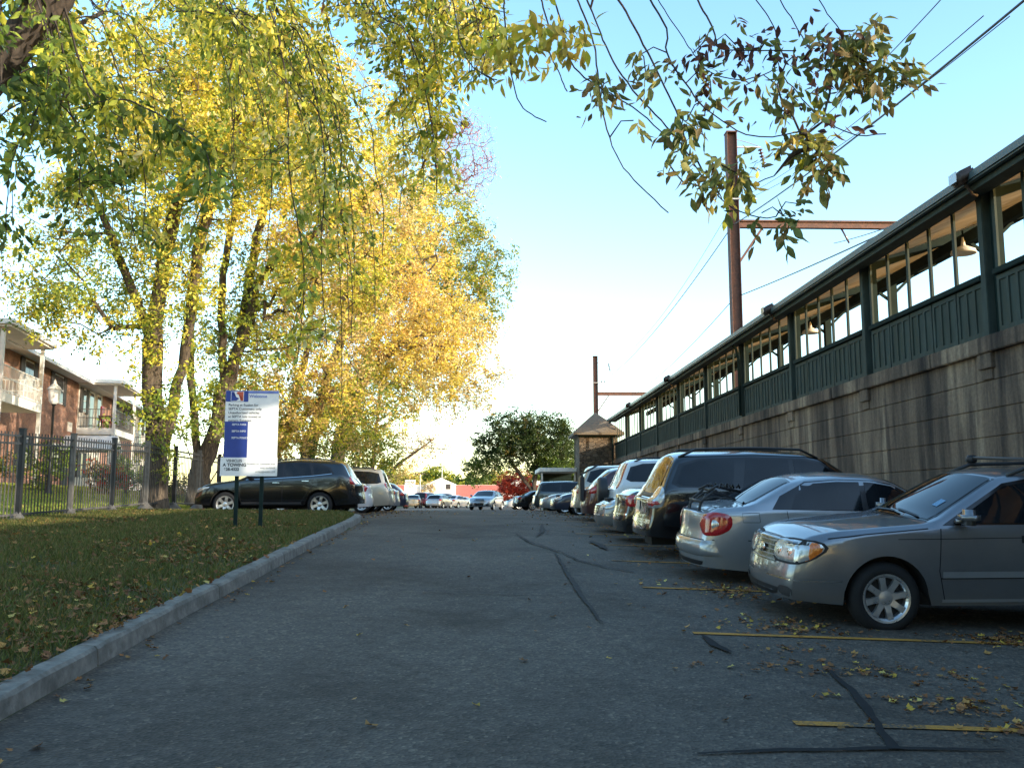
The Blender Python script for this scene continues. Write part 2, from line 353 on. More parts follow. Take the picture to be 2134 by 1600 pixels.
def grid_sheet(name, xs, ys, zf, mat, parent=None):
    V = [(x, y, zf(x, y)) for y in ys for x in xs]; nx = len(xs)
    Fc = [(j * nx + i, j * nx + i + 1, (j + 1) * nx + i + 1, (j + 1) * nx + i) for j in range(len(ys) - 1) for i in range(nx - 1)]
    return obj(name, pymesh(name, V, Fc), mat, parent, smooth=True)
xs = sorted(set([-900, -500, -250, -120, -80, -60, -45, -30, -24, -20] + [round(v, 2) for v in np.arange(-18, -9.9, 1)] + [round(v, 2) for v in np.arange(-9.8, -2.2, .2)] + [-1, 0, 1, 2, 3, 5, 7, 8.5, 10, 12, 16, 24, 40, 80, 200, 500, 900]))
ys = sorted(set([-60, -30, -16] + [round(v, 2) for v in np.arange(-12, 30, .35)] + [round(v, 2) for v in np.arange(30, 110, 2.)] + [130, 160, 200, 260, 340, 399, 700, 1500]))
tag(grid_sheet('ground', xs, ys, ground_z, M['lawn']), kind='structure')
# road sheet: follows the kerb near, spreads into the left lot beyond the island
def road_sheet():
    V = []; Fc = []; yl = [round(v, 2) for v in np.arange(-14, 24.2, .5)] + [24.2, 24.6, 25, 25.3, 25.6, 25.75, 25.8, 26, 26.5] + list(range(27, 70, 1)) + list(range(70, 165, 5)); nx = 24
    for y in yl:
        if y <= 25.75: xl = kerb_x(min(y, 25.6)) - .12
        else: xl = -9.3
        if y > 60: xl = -9.3 - (y - 60) * .5
        if 25.6 < y <= 25.75: xl = -3.9
        xr = 8.6 if y < 66 else 8.6 + (y - 66) * .8
        for i in range(nx):
            x = xl + (xr - xl) * i / (nx - 1); V.append((x, y, road_z(x, y)))
    for j in range(len(yl) - 1):
        for i in range(nx - 1): Fc.append((j * nx + i, j * nx + i + 1, (j + 1) * nx + i + 1, (j + 1) * nx + i))
    return obj('road', pymesh('road', V, Fc), M['asphalt'], smooth=True)
ROAD = tag(road_sheet(), kind='structure')
def strip_on_road(name, pts, w, mat, lift, jitter=0.):
    """thin painted/tarred strip following the road surface; pts (x,y), w width or list"""
    P = []
    for (a, b) in zip(pts, pts[1:]):
        n = max(2, int(math.hypot(b[0] - a[0], b[1] - a[1]) / .15))
        for i in range(n): P.append((a[0] + (b[0] - a[0]) * i / n, a[1] + (b[1] - a[1]) * i / n))
    P.append(pts[-1]); V = []; Fc = []
    W = np.interp(np.linspace(0, 1, len(P)), np.linspace(0, 1, len(w)), w) if isinstance(w, (list, tuple)) else [w] * len(P)
    for i, p in enumerate(P):
        a = P[max(0, i - 1)]; b = P[min(len(P) - 1, i + 1)]; d = math.hypot(b[0] - a[0], b[1] - a[1]) or 1
        nx, ny = -(b[1] - a[1]) / d, (b[0] - a[0]) / d
        ox = (random.random() - .5) * jitter
        for s in (-1, 1):
            ww = W[i] * (1 + (random.random() - .5) * (.5 if jitter else .12)) / 2
            x, y = p[0] + nx * (s * ww + ox), p[1] + ny * (s * ww + ox); V.append((x, y, road_z(x, y) + lift))
    for i in range(len(P) - 1): Fc.append((2 * i, 2 * i + 1, 2 * i + 3, 2 * i + 2))
    me = pymesh(name, V, Fc); o = obj(name, me, mat, ROAD); return o
for i, y in enumerate([3.1, 5.75, 8.45, 11.1, 13.75, 16.4, 19.1, 21.7, 24.4, 27.0, 29.7]):
    strip_on_road('parking_line', [(1.88, y), (4.5, y - .03), (7.2, y - .05)], .085, M['yellowline'], .008, .0)
def gp(px, py):
    """road point under a photo pixel (survey helper)"""
    Y = 5.
    for _ in range(60):
        x = (px - VX) / F * Y; Y = .5 * Y + .5 * (EYE - road_z(x, Y)) * F / max(4, py - HY)
    return ((px - VX) / F * Y, Y)
cr = [([(1440, 1551), (1560, 1546), (1840, 1543), (1960, 1545), (2070, 1548)], [.02, .045, .05, .045, .02], 0.015),
      ([(1710, 1385), (1770, 1440), (1800, 1480), (1815, 1510), (1845, 1545)], [.03, .05, .07, .04, .07], .02),
      ([(1455, 1318), (1485, 1338), (1512, 1352)], [.03, .09, .04], .02),
      ([(1155, 1150), (1180, 1190), (1210, 1240), (1250, 1292)], [.02, .05, .06, .02], .04),
      ([(1170, 1150), (1200, 1165), (1260, 1180), (1320, 1190)], [.02, .04, .03, .045], .04),
      ([(1075, 1112), (1100, 1128), (1165, 1150)], [.02, .05, .03], .03),
      ([(1118, 1118), (1130, 1107), (1128, 1092)], [.03, .10, .04], .05), ([(1232, 1128), (1250, 1138), (1262, 1145)], [.08, .16, .05], .06),
      ([(760, 1227), (900, 1229), (1080, 1235), (1320, 1238)], [.01, .025, .02, .01], .01), ([(800, 1111), (980, 1112), (1200, 1114)], [.012, .03, .012], .01)]
for i, (pts, w, j) in enumerate(cr): strip_on_road('crack_seal', [gp(*p) for p in pts], w, M['tar' if i < 3 else 'oldtar'], .012 + .002 * i, j)
# kerb with stone joints
def kerb():
    bm = bmesh.new(); P = []
    for a, b in zip(KERB, KERB[1:]):
        L = math.hypot(b[0] - a[0], b[1] - a[1]); n = max(1, int(L / .25))
        for i in range(n): P.append((a[0] + (b[0] - a[0]) * i / n, a[1] + (b[1] - a[1]) * i / n))
    P.append(KERB[-1])
    P = np.array(P); 
    for _ in range(3): P[1:-1] = (P[:-2] + 2 * P[1:-1] + P[2:]) / 4
    s = np.concatenate([[0], np.cumsum(np.hypot(*np.diff(P, axis=0).T))])
    joints = [7.2 + 12 - .0 + k * 3.05 for k in range(-6, 12)]
    stn = sorted(set([float(v) for v in s] + [j + e for j in joints for e in (-.012, -.009, .009, .012) if 0 < j + e < s[-1]]))
    prev = None
    for q_ in stn:
        x, y = float(np.interp(q_, s, P[:, 0])), float(np.interp(q_, s, P[:, 1])); e = .05
        d = np.array([np.interp(q_ + e, s, P[:, 0]) - np.interp(q_ - e, s, P[:, 0]), np.interp(q_ + e, s, P[:, 1]) - np.interp(q_ - e, s, P[:, 1])]); d /= np.linalg.norm(d); n = np.array([-d[1], d[0]])
        z = road_z(x, y); w = .19; notch = min(abs(q_ - j) for j in joints) < .0095
        hh = .09 * notch; ii = .05 * notch
        j1 = 0 if min(abs(q_ - j) for j in joints) < .05 else random.uniform(-.006, .006); chip = -.015 if random.random() < .05 and not notch else 0
        prof = [(0, -.08), (ii, .0), (.012 + j1 + ii, .12 + chip - hh), (.035 + ii, .145 + chip + j1 - hh), (w - .02, .15 + j1 - hh), (w, .135 - hh), (w + .01, -.05)]
        ring = [bm.verts.new((x + n[0] * q, y + n[1] * q, z + h)) for q, h in prof]
        if prev:
            for k in range(len(ring) - 1): bm.faces.new((prev[k], ring[k], ring[k + 1], prev[k + 1]))
        prev = ring
    tag(obj('kerb', fix(bm), M['kerb'], smooth=False), kind='structure')
kerb()
# ------------------------------------------------------------------ station: retaining wall + platform canopy
WX = 8.5; WY0, WY1 = -28.0, 59.5
def station_wall():
    root = empty('retaining_wall', (WX, 15, 0), 0, 'long stained grey concrete retaining wall carrying the green station canopy', 'wall')
    zt = 4.16; step = .47; g = .022
    prof = [(0, -1.5)]
    z = zt - step * 11
    while z < zt - .01:
        z1 = z + step; prof += [(0, z + g), (0, z1 - .0)] if z1 > zt - .01 else [(0, z + g), (0, z1), (.022, z1 + .004), (.022, z1 + g - .004)]
        z = z1
    bm = bmesh.new(); ysq = [WY0, WY1]
    rings = [[bm.verts.new((px, y - 15, pz)) for px, pz in prof] for y in ysq]
    for k in range(len(prof) - 1): bm.faces.new((rings[0][k], rings[1][k], rings[1][k + 1], rings[0][k + 1]))
    top = [bm.verts.new((1.2, y - 15, zt)) for y in ysq]; bm.faces.new((rings[0][-1], rings[1][-1], top[1], top[0]))
    obj('wall', fix(bm), M['concrete'], root)
    bm = bmesh.new()
    y = WY0
    while y < WY1:
        L = min(5.0, WY1 - y); box(bm, (-.10, y - 15 + .012, 4.16), (1.1, y - 15 + L - .012, 4.44), .015); y += 5.0
    obj('coping', bm, M['concrete'], root)
    for k in range(-8, 9):       # shallow corbel under each canopy post and a vertical joint
        y = 15.2 + 5 * k - 15
        bm = bmesh.new(); box(bm, (-.07, y - .22, 3.9), (.05, y + .22, 4.158), .01); box(bm, (-.03, y - .16, 3.72), (.05, y + .16, 3.898), .01)
        obj('corbel', bm, M['concrete'], root)
    mbox('platform', (1.1, WY0 - 15, 3.6), (4.8, WY1 - 15, 4.35), M['concrete'], root)
station_wall()
def station_canopy():
    root = empty('station_canopy', (WX, 15, 4.44), 0, 'long dark green railway platform canopy with panelled base and open windows', 'canopy')
    z0 = 4.44; b = lambda z: z - z0
    y0, y1 = WY0 - 15, WY1 - 15
    ex, ez, fx, fz, px_, pz_ = -.5, 6.9, 4.5, 8.7, 2.4, 9.05       # near eave, far eave, ridge
    sec = [(ex, ez + .06), (px_, pz_), (fx, fz + .12), (fx, fz), (ex + .2, ez + .02)]
    bm = bmesh.new(); vs = [[bm.verts.new((x, y, b(z))) for x, z in sec] for y in (y0, y1)]
    for k in range(5): bm.faces.new((vs[0][k], vs[0][(k + 1) % 5], vs[1][(k + 1) % 5], vs[1][k]))
    bm.faces.new(vs[0][::-1]); bm.faces.new(vs[1]); obj('roof', fix(bm), M['roofing'], root)
    bm = bmesh.new()   # boarded ceiling just under the deck
    q = [bm.verts.new((x, y, b(z))) for y in (y0, y1) for x, z in ((.06, 7.02), (fx - .02, fz - .03))]
    bm.faces.new((q[0], q[1], q[3], q[2])); obj('ceiling', bm, M['ceiling'], root)
    bm = bmesh.new(); box(bm, (-.57, y0, b(6.88)), (-.43, y1, b(7.05)), .03); obj('gutter', bm, M['gutter'], root)
    bm = bmesh.new(); box(bm, (-.425, y0, b(6.78)), (-.36, y1, b(6.93))); box(bm, (-.358, y0, b(6.86)), (.0, y1, b(6.91))); obj('fascia', bm, M['green'], root)
    bm = bmesh.new(); box(bm, (.02, y0, b(6.93)), (.10, y1, b(7.03))); obj('head_beam', bm, M['greendark'], root)
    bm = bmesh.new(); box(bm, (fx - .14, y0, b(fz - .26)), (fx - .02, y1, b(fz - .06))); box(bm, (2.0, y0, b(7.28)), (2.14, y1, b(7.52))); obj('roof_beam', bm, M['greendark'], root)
    for k in range(-8, 9):
        y = 15.2 + 5 * k - 15
        if y + 5 > y1 + 1: continue
        bm = bmesh.new(); box(bm, (-.035, y - .17, b(4.44)), (.16, y + .0, b(6.92)), .012); obj('post', bm, M['green'], root)
        bm = bmesh.new(); box(bm, (.10, y - .38, b(4.442)), (.2, y - .172, b(7.0))); box(bm, (.16, y - .17, b(4.442)), (.2, y + .0, b(7.0))); obj('recess_shade', bm, M['greendark'], root)  # dark green here stands in for the shade of a deep recess
        bm = bmesh.new(); bar(bm, (.1, y + .2, b(6.92)), (4.35, y + .2, b(8.46)), .12, .18); obj('rafter', bm, M['greendark'], root)
        bm = bmesh.new(); box(bm, (2.97, y + .1, b(4.3)), (3.17, y + .3, b(7.9))); bar(bm, (3.07, y + .2, b(7.3)), (2.5, y + .2, b(7.72)), .07); bar(bm, (3.07, y + .2, b(7.5)), (3.7, y + .2, b(8.1)), .07); obj('column', bm, M['greendark'], root)
        ya, yb = y + .002, y + 4.62; w = (yb - ya) / 5
        bm = bmesh.new(); box(bm, (.035, ya, b(4.441)), (.11, yb, b(5.42)))       # panelled dado
        for i in range(5):
            p, q = ya + i * w, ya + (i + 1) * w
            box(bm, (.012, p + .02, b(4.45)), (.034, q - .02, b(4.55)))
            box(bm, (.012, p + .02, b(5.32)), (.034, q - .02, b(5.40)))
            for a in (p + .02, p + .02 + (w - .04 - .07) / 3 * 1, p + .02 + (w - .04 - .07) / 3 * 2, q - .09):
                box(bm, (.010, a, b(4.552)), (.034, a + .07, b(5.318)))
        obj('wall_panel', bm, M['green'], root)
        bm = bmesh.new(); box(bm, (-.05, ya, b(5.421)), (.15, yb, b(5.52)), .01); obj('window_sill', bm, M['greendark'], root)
        for i in range(1, 6):
            a = ya + i * w - (.046 if i == 5 else 0)
            bm = bmesh.new(); box(bm, (.02, a - .045, b(5.522)), (.06, a + .045, b(6.928)))
            obj('mullion', bm, M['green'], root)
    # drain pipe by the fifth post
    y = 15.2 + 15 - 15 - .3
    obj('drain_pipe', (lambda bm: (tube(bm, [(-.42, y, b(6.95)), (-.2, y, b(6.7)), (-.12, y, b(6.3)), (-.12, y, b(4.5))], .045, 8), bm)[1])(bmesh.new()), M['greendark'], root, True)
station_canopy()
def floodlight(y, lab):
    t = empty('floodlight', (8.02, y, 7.06), 0, lab, 'floodlight', 'floodlights along the canopy gutter')
    bm = bmesh.new(); box(bm, (-.27, -.17, -.12), (.05, .17, .12), .06)
    for v in bm.verts:
        if v.co.x < -.1: v.co.z -= .10
    obj('housing', bm, M['fixture'], t, True)
    bm = bmesh.new(); box(bm, (-.282, -.12, -.17), (-.272, .12, .0)); obj('lens', bm, M['fixglass'], t)
    mtube('arm', [(-.1, 0, .0), (-.06, 0, -.18), (.06, .02, -.34), (.14, .02, -.36)], .025, M['fixture'], t)
for y, lab in [(14.55, 'bronze floodlight on the gutter, nearest of the four'), (25.1, 'bronze floodlight on the gutter just right of the tall pole foot'), (39.5, 'small floodlight on the far gutter, third from the camera'), (50.3, 'tiny floodlight nearest the stone stair house')]: floodlight(y, lab)
def ceiling_lamp(y, lab):
    t = empty('hanging_lamp', (10.2, y, 6.98), 0, lab, 'lamp', 'lamps under the canopy roof')
    bm = bmesh.new(); lathe(bm, [(.02, .3), (.05, .12), (.24, .02), (.26, -.06), (.24, -.06), (.0, -.03)], n=16); obj('lamp_shade', fix(bm), M['cream'], t, True)
    mtube('stem', [(0, 0, .3), (0, 0, .45)], .02, M['greendark'], t)
ceiling_lamp(18.9, 'cream shaded lamp under the canopy roof seen through the nearest window bay'); ceiling_lamp(28.2, 'cream shaded lamp under the canopy roof further along the platform')
# stair house of rubble stone at the platform end, pyramid roof
def stair_house():
    t = empty('stair_house', (7.45, 61.5, 1.2), 0, 'rubble stone stair house with pyramid roof at the far end of the canopy', 'building')
    w, d = 1.25, 1.6
    bm = bmesh.new(); box(bm, (-w, -d, -.6), (w, d, 3.0)); obj('lower_wall', bm, M['stone'], t)
    bm = bmesh.new()
    for x in (-w, w - .3): box(bm, (x, -d, 3.002), (x + .3, -d + .3, 5.0))
    box(bm, (-w + .301, -d + .06, 3.002), (w - .301, -d + .2, 5.0)); box(bm, (-w, d - .3, 3.002), (w, d, 5.0)); box(bm, (-w + .02, -d + .301, 3.002), (-w + .14, d - .301, 5.0)); box(bm, (w - .14, -d + .301, 3.002), (w - .02, d - .301, 5.0))
    obj('upper_wall', bm, M['stone'], t)
    bm = bmesh.new(); e = .4
    base = [bm.verts.new((x * (w + e), y * (d + e), 5.0)) for x, y in ((-1, -1), (1, -1), (1, 1), (-1, 1))]; low = [bm.verts.new(v.co + Vector((0, 0, -.14))) for v in base]
    mid = [bm.verts.new((v.co.x * .45, v.co.y * .45, 5.85)) for v in base]; top = bm.verts.new((0, 0, 6.5))
    for k in range(4): bm.faces.new((base[k], base[(k + 1) % 4], mid[(k + 1) % 4], mid[k])); bm.faces.new((mid[k], mid[(k + 1) % 4], top)); bm.faces.new((low[k], low[(k + 1) % 4], base[(k + 1) % 4], base[k]))
    bm.faces.new(low); obj('roof', fix(bm), M['tanroof'], t)
    mbox('eave_band', (-w - .06, -d - .06, 4.72), (w + .06, -d - .002, 4.86), M['greendark'], t)
    mtube('drain_pipe', [(w - .35, -d - .06, 4.7), (w - .35, -d - .06, 0)], .05, M['greendark'], t)
stair_house()
def entrance_shelter():
    t = empty('entrance_shelter', (5.3, 64, 1.2), 0, 'low flat roofed entrance shelter left of the stone stair house', 'shelter')
    mbox('roof', (-1.6, -2.2, 2.55), (1.0, 3, 2.82), M['white'], t, .02); mbox('wall', (-1.3, 1.5, -.4), (.9, 1.7, 2.54), M['greendark'], t)
    for x in (-1.4, .8):
        mbox('post', (x - .06, -2.0, -.4), (x + .06, -1.88, 2.549), M['cream'], t)
entrance_shelter()

# ------------------------------------------------------------------ catenary poles and wires
def catenary_pole(x, y, ztop, zarm, lab, scale=1.):
    t = empty('catenary_pole', (x, y, 3.5), 0, lab, 'pole', 'railway catenary poles'); b = lambda z: z - 3.5
    w = .27 * scale
    bm = bmesh.new()      # H section
    for s in (-1, 1): box(bm, (s * w - (.03 if s > 0 else 0), -w, b(3.5)), (s * w + (0 if s > 0 else .03), w, b(ztop)))
    box(bm, (-w + .03, -.02, b(3.5)), (w - .03, .02, b(ztop))); box(bm, (-w - .03, -w - .03, b(ztop)), (w + .03, w + .03, b(ztop) + .06))
    obj('mast', bm, M['steelrust'], t)
    bm = bmesh.new()
    for zz in (zarm + .17, zarm - .17): box(bm, (w, -.14, b(zz) - .04), (w + 9.5, .14, b(zz) + .04))
    box(bm, (w, -.03, b(zarm) - .13), (w + 9.5, .03, b(zarm) + .13)); obj('cross_arm', bm, M['steelrust'], t)
    bm = bmesh.new(); bar(bm, (w, 0, b(zarm) - 2.1), (w + 1.3, 0, b(zarm) - .2), .12); obj('brace', bm, M['steelrust'], t)
    bm = bmesh.new(); bar(bm, (w, 0, b(ztop) - .75), (w + 1.35, 0, b(ztop) - .75), .07); tube(bm, [(w, 0, b(ztop) - .3), (w + .7, 0, b(ztop) - .5), (w + 1.35, 0, b(ztop) - .72)], .02, 6); obj('top_bracket', bm, M['metal'], t)
    bm = bmesh.new(); pr = []
    for k in range(5): pr += [(.04, -.13 - k * .19), (.14, -.17 - k * .19), (.14, -.20 - k * .19), (.04, -.24 - k * .19)]
    pr += [(.03, -1.25)]; lathe(bm, pr, n=12); o = obj('insulator', fix(bm), M['insulator'], t, True); o.location = (w + 1.3, 0, b(ztop) - .72); o.rotation_euler = (0, -.2, 0)
    bm = bmesh.new(); bar(bm, (-w - .15, -w - .04, b(zarm) + 1.3), (w + .95, -w - .04, b(zarm) + 1.3), .07); obj('signal_arm', bm, M['metal'], t)
    for dx in (.45, .85):
        bm = bmesh.new(); lathe(bm, [(.03, .04), (.08, .08), (.08, .13), (.04, .15), (.07, .2), (.03, .26)], n=10); o = obj('pin_insulator', fix(bm), M['insulator'], t, True); o.location = (w + dx - .05, -w - .04, b(zarm) + 1.3)
    bm = bmesh.new(); tube(bm, [(w + 5.6, 0, b(zarm) - .2), (w + 6.0, 0, b(zarm) - 1.0)], [.05, .05], 8); o = obj('hanger', bm, M['insulator'], t, True)
PX, PY = 13.4, 48.0
catenary_pole(PX, PY, at(1537, 245, PY).z, at(1600, 449, PY).z, 'tall rusty steel catenary pole rising behind the canopy with a long cross arm')
catenary_pole(13.4, 110, at(1243, 741, 110).z, at(1290, 820, 110).z, 'distant rusty catenary pole above the stone stair house')
def wire(p, q, sag, r, lab, beyond=None):
    pts = []
    p = Vector(p); q = Vector(q)
    for i in range(25):
        s = i / 24; v = p.lerp(q, s); v.z -= sag * 4 * s * (1 - s); pts.append(v)
    o = mtube('overhead_wire', pts, r, M['wire'], None, 5); tag(o, lab, 'wire', 'overhead railway wires')
# each runs from pole to pole (or from a pole out of frame behind the camera)
A = at(1545, 452, PY)
wire(at(2300, -140, 16), A, .25, .03, 'thickest dark cable sweeping from the top right corner down to the tall pole')
wire(A, at(1246, 800, 110), 1.2, .025, 'dark cable running from the tall pole down to the distant pole')
wire(at(2160, 330, 20), at(1556, 607, PY), .1, .025, 'dark cable rising from behind the canopy roof to the tall pole low down')
wire(at(1546, 610, PY), at(1260, 850, 110), 1.2, .02, 'thin cable leaving the tall pole low down toward the distance')
T = at(1600, 312, PY)
wire(at(2110, -160, 18), T, .6, .014, 'thin wire from the top edge to the dark insulator of the tall pole')
wire(at(1560, 392, PY), at(2130, -40, 18), .4, .012, 'thin wire ending at the small pin insulators of the tall pole, left one')
wire(at(1580, 392, PY), at(2190, -40, 18), .4, .012, 'thin wire ending at the small pin insulators of the tall pole, right one')
wire(T, at(1262, 762, 110), 2.2, .014, 'thin wire from the insulator of the tall pole to the distant pole')
wire(at(1765, 490, PY), at(2250, 300, 20), .2, .02, 'contact wire below the cross arm running behind the canopy')

# ------------------------------------------------------------------ iron fence on the left
def fence():
    x = -9.76; step = 2.46; n = 12; y00 = 19.9 - 3 * step
    root = empty('iron_fence', (x, 19.9, ground_z(x - .3, 19.9)), 0, 'black iron picket fence between the lawn and the apartment grounds', 'fence'); zr = root.location.z
    zf = lambda y: ground_z(-9.76, y) - zr if y < 25.7 else max(ground_z(-9.9, y), 1.52) - zr
    for k in range(n + 1):
        y = y00 + k * step; z = zf(y); Y = y - 19.9
        bm = bmesh.new(); box(bm, (-.055, Y - .055, z - .3), (.055, Y + .055, z + 1.92)); box(bm, (-.07, Y - .07, z + 1.921), (.07, Y + .07, z + 1.95), .01)
        obj('post', bm, M['ironblack' if k % 2 else 'irongrey'], root)
        bm = bmesh.new(); lathe(bm, [(.3, z - .05), (.16, z + .06), (.07, z + .16), (.056, z + .2)], n=10, off=(0, Y, 0)); obj('post_footing', fix(bm), M['irongrey'], root, True)
        if k == n: break
        y2 = y + step; z2 = zf(y2); Y2 = y2 - 19.9
        bm = bmesh.new()
        for h in (.14, 1.62, 1.78): bar(bm, (0, Y + .056, z + h), (0, Y2 - .056, z2 + h), .035, .04)
        m = 17
        for i in range(1, m):
            s = i / m; yy = Y + (Y2 - Y) * s; zz = z + (z2 - z) * s
            for f in (0,): box(bm, (-.009, yy - .009, zz + .08), (.009, yy + .009, zz + 1.86))
        obj('picket_panel', bm, M['irongrey' if k % 3 else 'ironblack'], root)  # grey panels carry the paleness of sunlit black pickets in their colour
fence()

# ------------------------------------------------------------------ station sign on two posts
def text_mesh(name, s, size, mat, parent, loc, align='LEFT', bold=0.0):
    cu = bpy.data.curves.new(name, 'FONT'); cu.body = s; cu.size = size; cu.align_x = align; cu.offset = bold
    tmp = bpy.data.objects.new(name + '_t', cu); COL.objects.link(tmp)
    dg = bpy.context.evaluated_depsgraph_get(); me = bpy.data.meshes.new_from_object(tmp.evaluated_get(dg))
    bpy.data.objects.remove(tmp); bpy.data.curves.remove(cu)
    me.name = name; me.materials.clear(); o = obj(name, me, mat, parent); o.location = loc; o.rotation_euler = (R(90), 0, 0); return o
def sign():
    Y = 18.; X = -4.49; zg = ground_z(X, Y)
    t = empty('station_sign', (X, Y, zg), R(3), 'blue and white parking notice board on two green posts in the grass', 'sign')
    white = pm('sign_white_and_glare', (.78, .79, .78), .4, var=.05, scale=3); blue = pm('sign_blue', (.022, .05, .26), .4, var=.15, scale=3); ink = pm('sign_ink', (.03, .035, .04), .6); sred = pm('sign_orange_red', (.55, .10, .05), .4)
    h = lambda py: (HY - py) / F * Y + EYE - zg
    for x in (-.245, .225):
        bm = bmesh.new(); box(bm, (x - .035, .03, -.3), (x + .035, .045, h(830))); box(bm, (x - .035, .0451, -.3), (x - .02, .075, h(830))); box(bm, (x + .02, .0451, -.3), (x + .035, .075, h(830))); obj('post', bm, M['greendark'], t)
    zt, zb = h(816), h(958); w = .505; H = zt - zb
    bm = bmesh.new(); box(bm, (-w, 0, zb), (w, .022, zt)); obj('main_board', bm, white, t)  # white beside the left blue column also stands in for sun glare
    mbox('header_band', (-w + .004, -.004, zt - H * .165), (-w + .43, -.001, zt - .004), blue, t); mbox('header_glare_strip', (-w + .4305, -.004, zt - .055), (w - .004, -.001, zt - .004), pm('sign_glare_blue', (.16, .22, .52), .4, var=.2), t)  # right part of the header painted thin and pale, as if washed by glare
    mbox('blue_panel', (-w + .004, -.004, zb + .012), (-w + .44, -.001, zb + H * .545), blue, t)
    # emblem: rounded square, blue left, white S ribbon, red right
    em = mbox('emblem', (-w + .10, -.007, zt - H * .158), (-w + .345, -.0045, zt - .02), white, t, .0)
    x0, x1, z0, z1 = -w + .108, -w + .337, zt - H * .152, zt - .026
    U = lambda u, v: (x0 + (x1 - x0) * u, z0 + (z1 - z0) * v)
    def poly(name, uv, mat, yy):
        bm = bmesh.new(); bm.faces.new([bm.verts.new((U(*q)[0], yy, U(*q)[1])) for q in uv]); bmesh.ops.triangulate(bm, faces=bm.faces[:]); return obj(name, bm, mat, em)
    poly('emblem_blue', [(0, 0), (.42, 0), (.62, .2), (.60, .32), (.40, .42), (.15, .58), (.08, .72), (.16, .9), (.22, 1), (0, 1)], blue, -.0085)
    poly('emblem_red', [(1, 1), (.52, 1), (.42, .86), (.46, .74), (.72, .6), (.9, .42), (.92, .22), (.82, .06), (.78, 0), (1, 0)], sred, -.0085)
    text_mesh('heading_text', 'Welcome', .085, pm('sign_heading_ink', (.20, .26, .55), .4), t, (-w + .45, -.0062, zt - .135), bold=.002)
    for i, s in enumerate(['Parking at Station for', 'SEPTA Customers only.', 'Unauthorized vehicles', 'at SEPTA lots towed at', 'owners Expense.']):
        text_mesh('notice_text', s, .066, ink, t, (-w + .06, -.002, zt - H * .165 - .085 - i * .075), bold=.001)
    for i, s in enumerate(['SEPTA PARK', 'SEPTA INFO', 'SEPTA POLICE']):
        text_mesh('phone_text', s, .05, white, t, (-w + .14, -.0062, zb + H * .545 - .075 - i * .128), bold=.001)
    zb2, zt2 = h(993), h(955); 
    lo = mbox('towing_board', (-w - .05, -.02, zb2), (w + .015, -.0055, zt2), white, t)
    text_mesh('towing_text', 'VEHICLES', .07, ink, lo, (-w + .06, -.022, zt2 - .085), bold=.002); text_mesh('towing_text', 'A TOWING', .085, ink, lo, (-w + .0, -.022, zt2 - .17), bold=.003); text_mesh('towing_text', '628-4322', .075, ink, lo, (-w + .02, -.022, zt2 - .25), bold=.003)
    for i, s in enumerate(['TOWED AT OWNERS RISK', 'AND EXPENSE', 'A PASSENGER LOT']): text_mesh('small_text', s, .045, ink, lo, (w - .02, -.022, zt2 - .14 - i * .075), 'RIGHT')
sign()

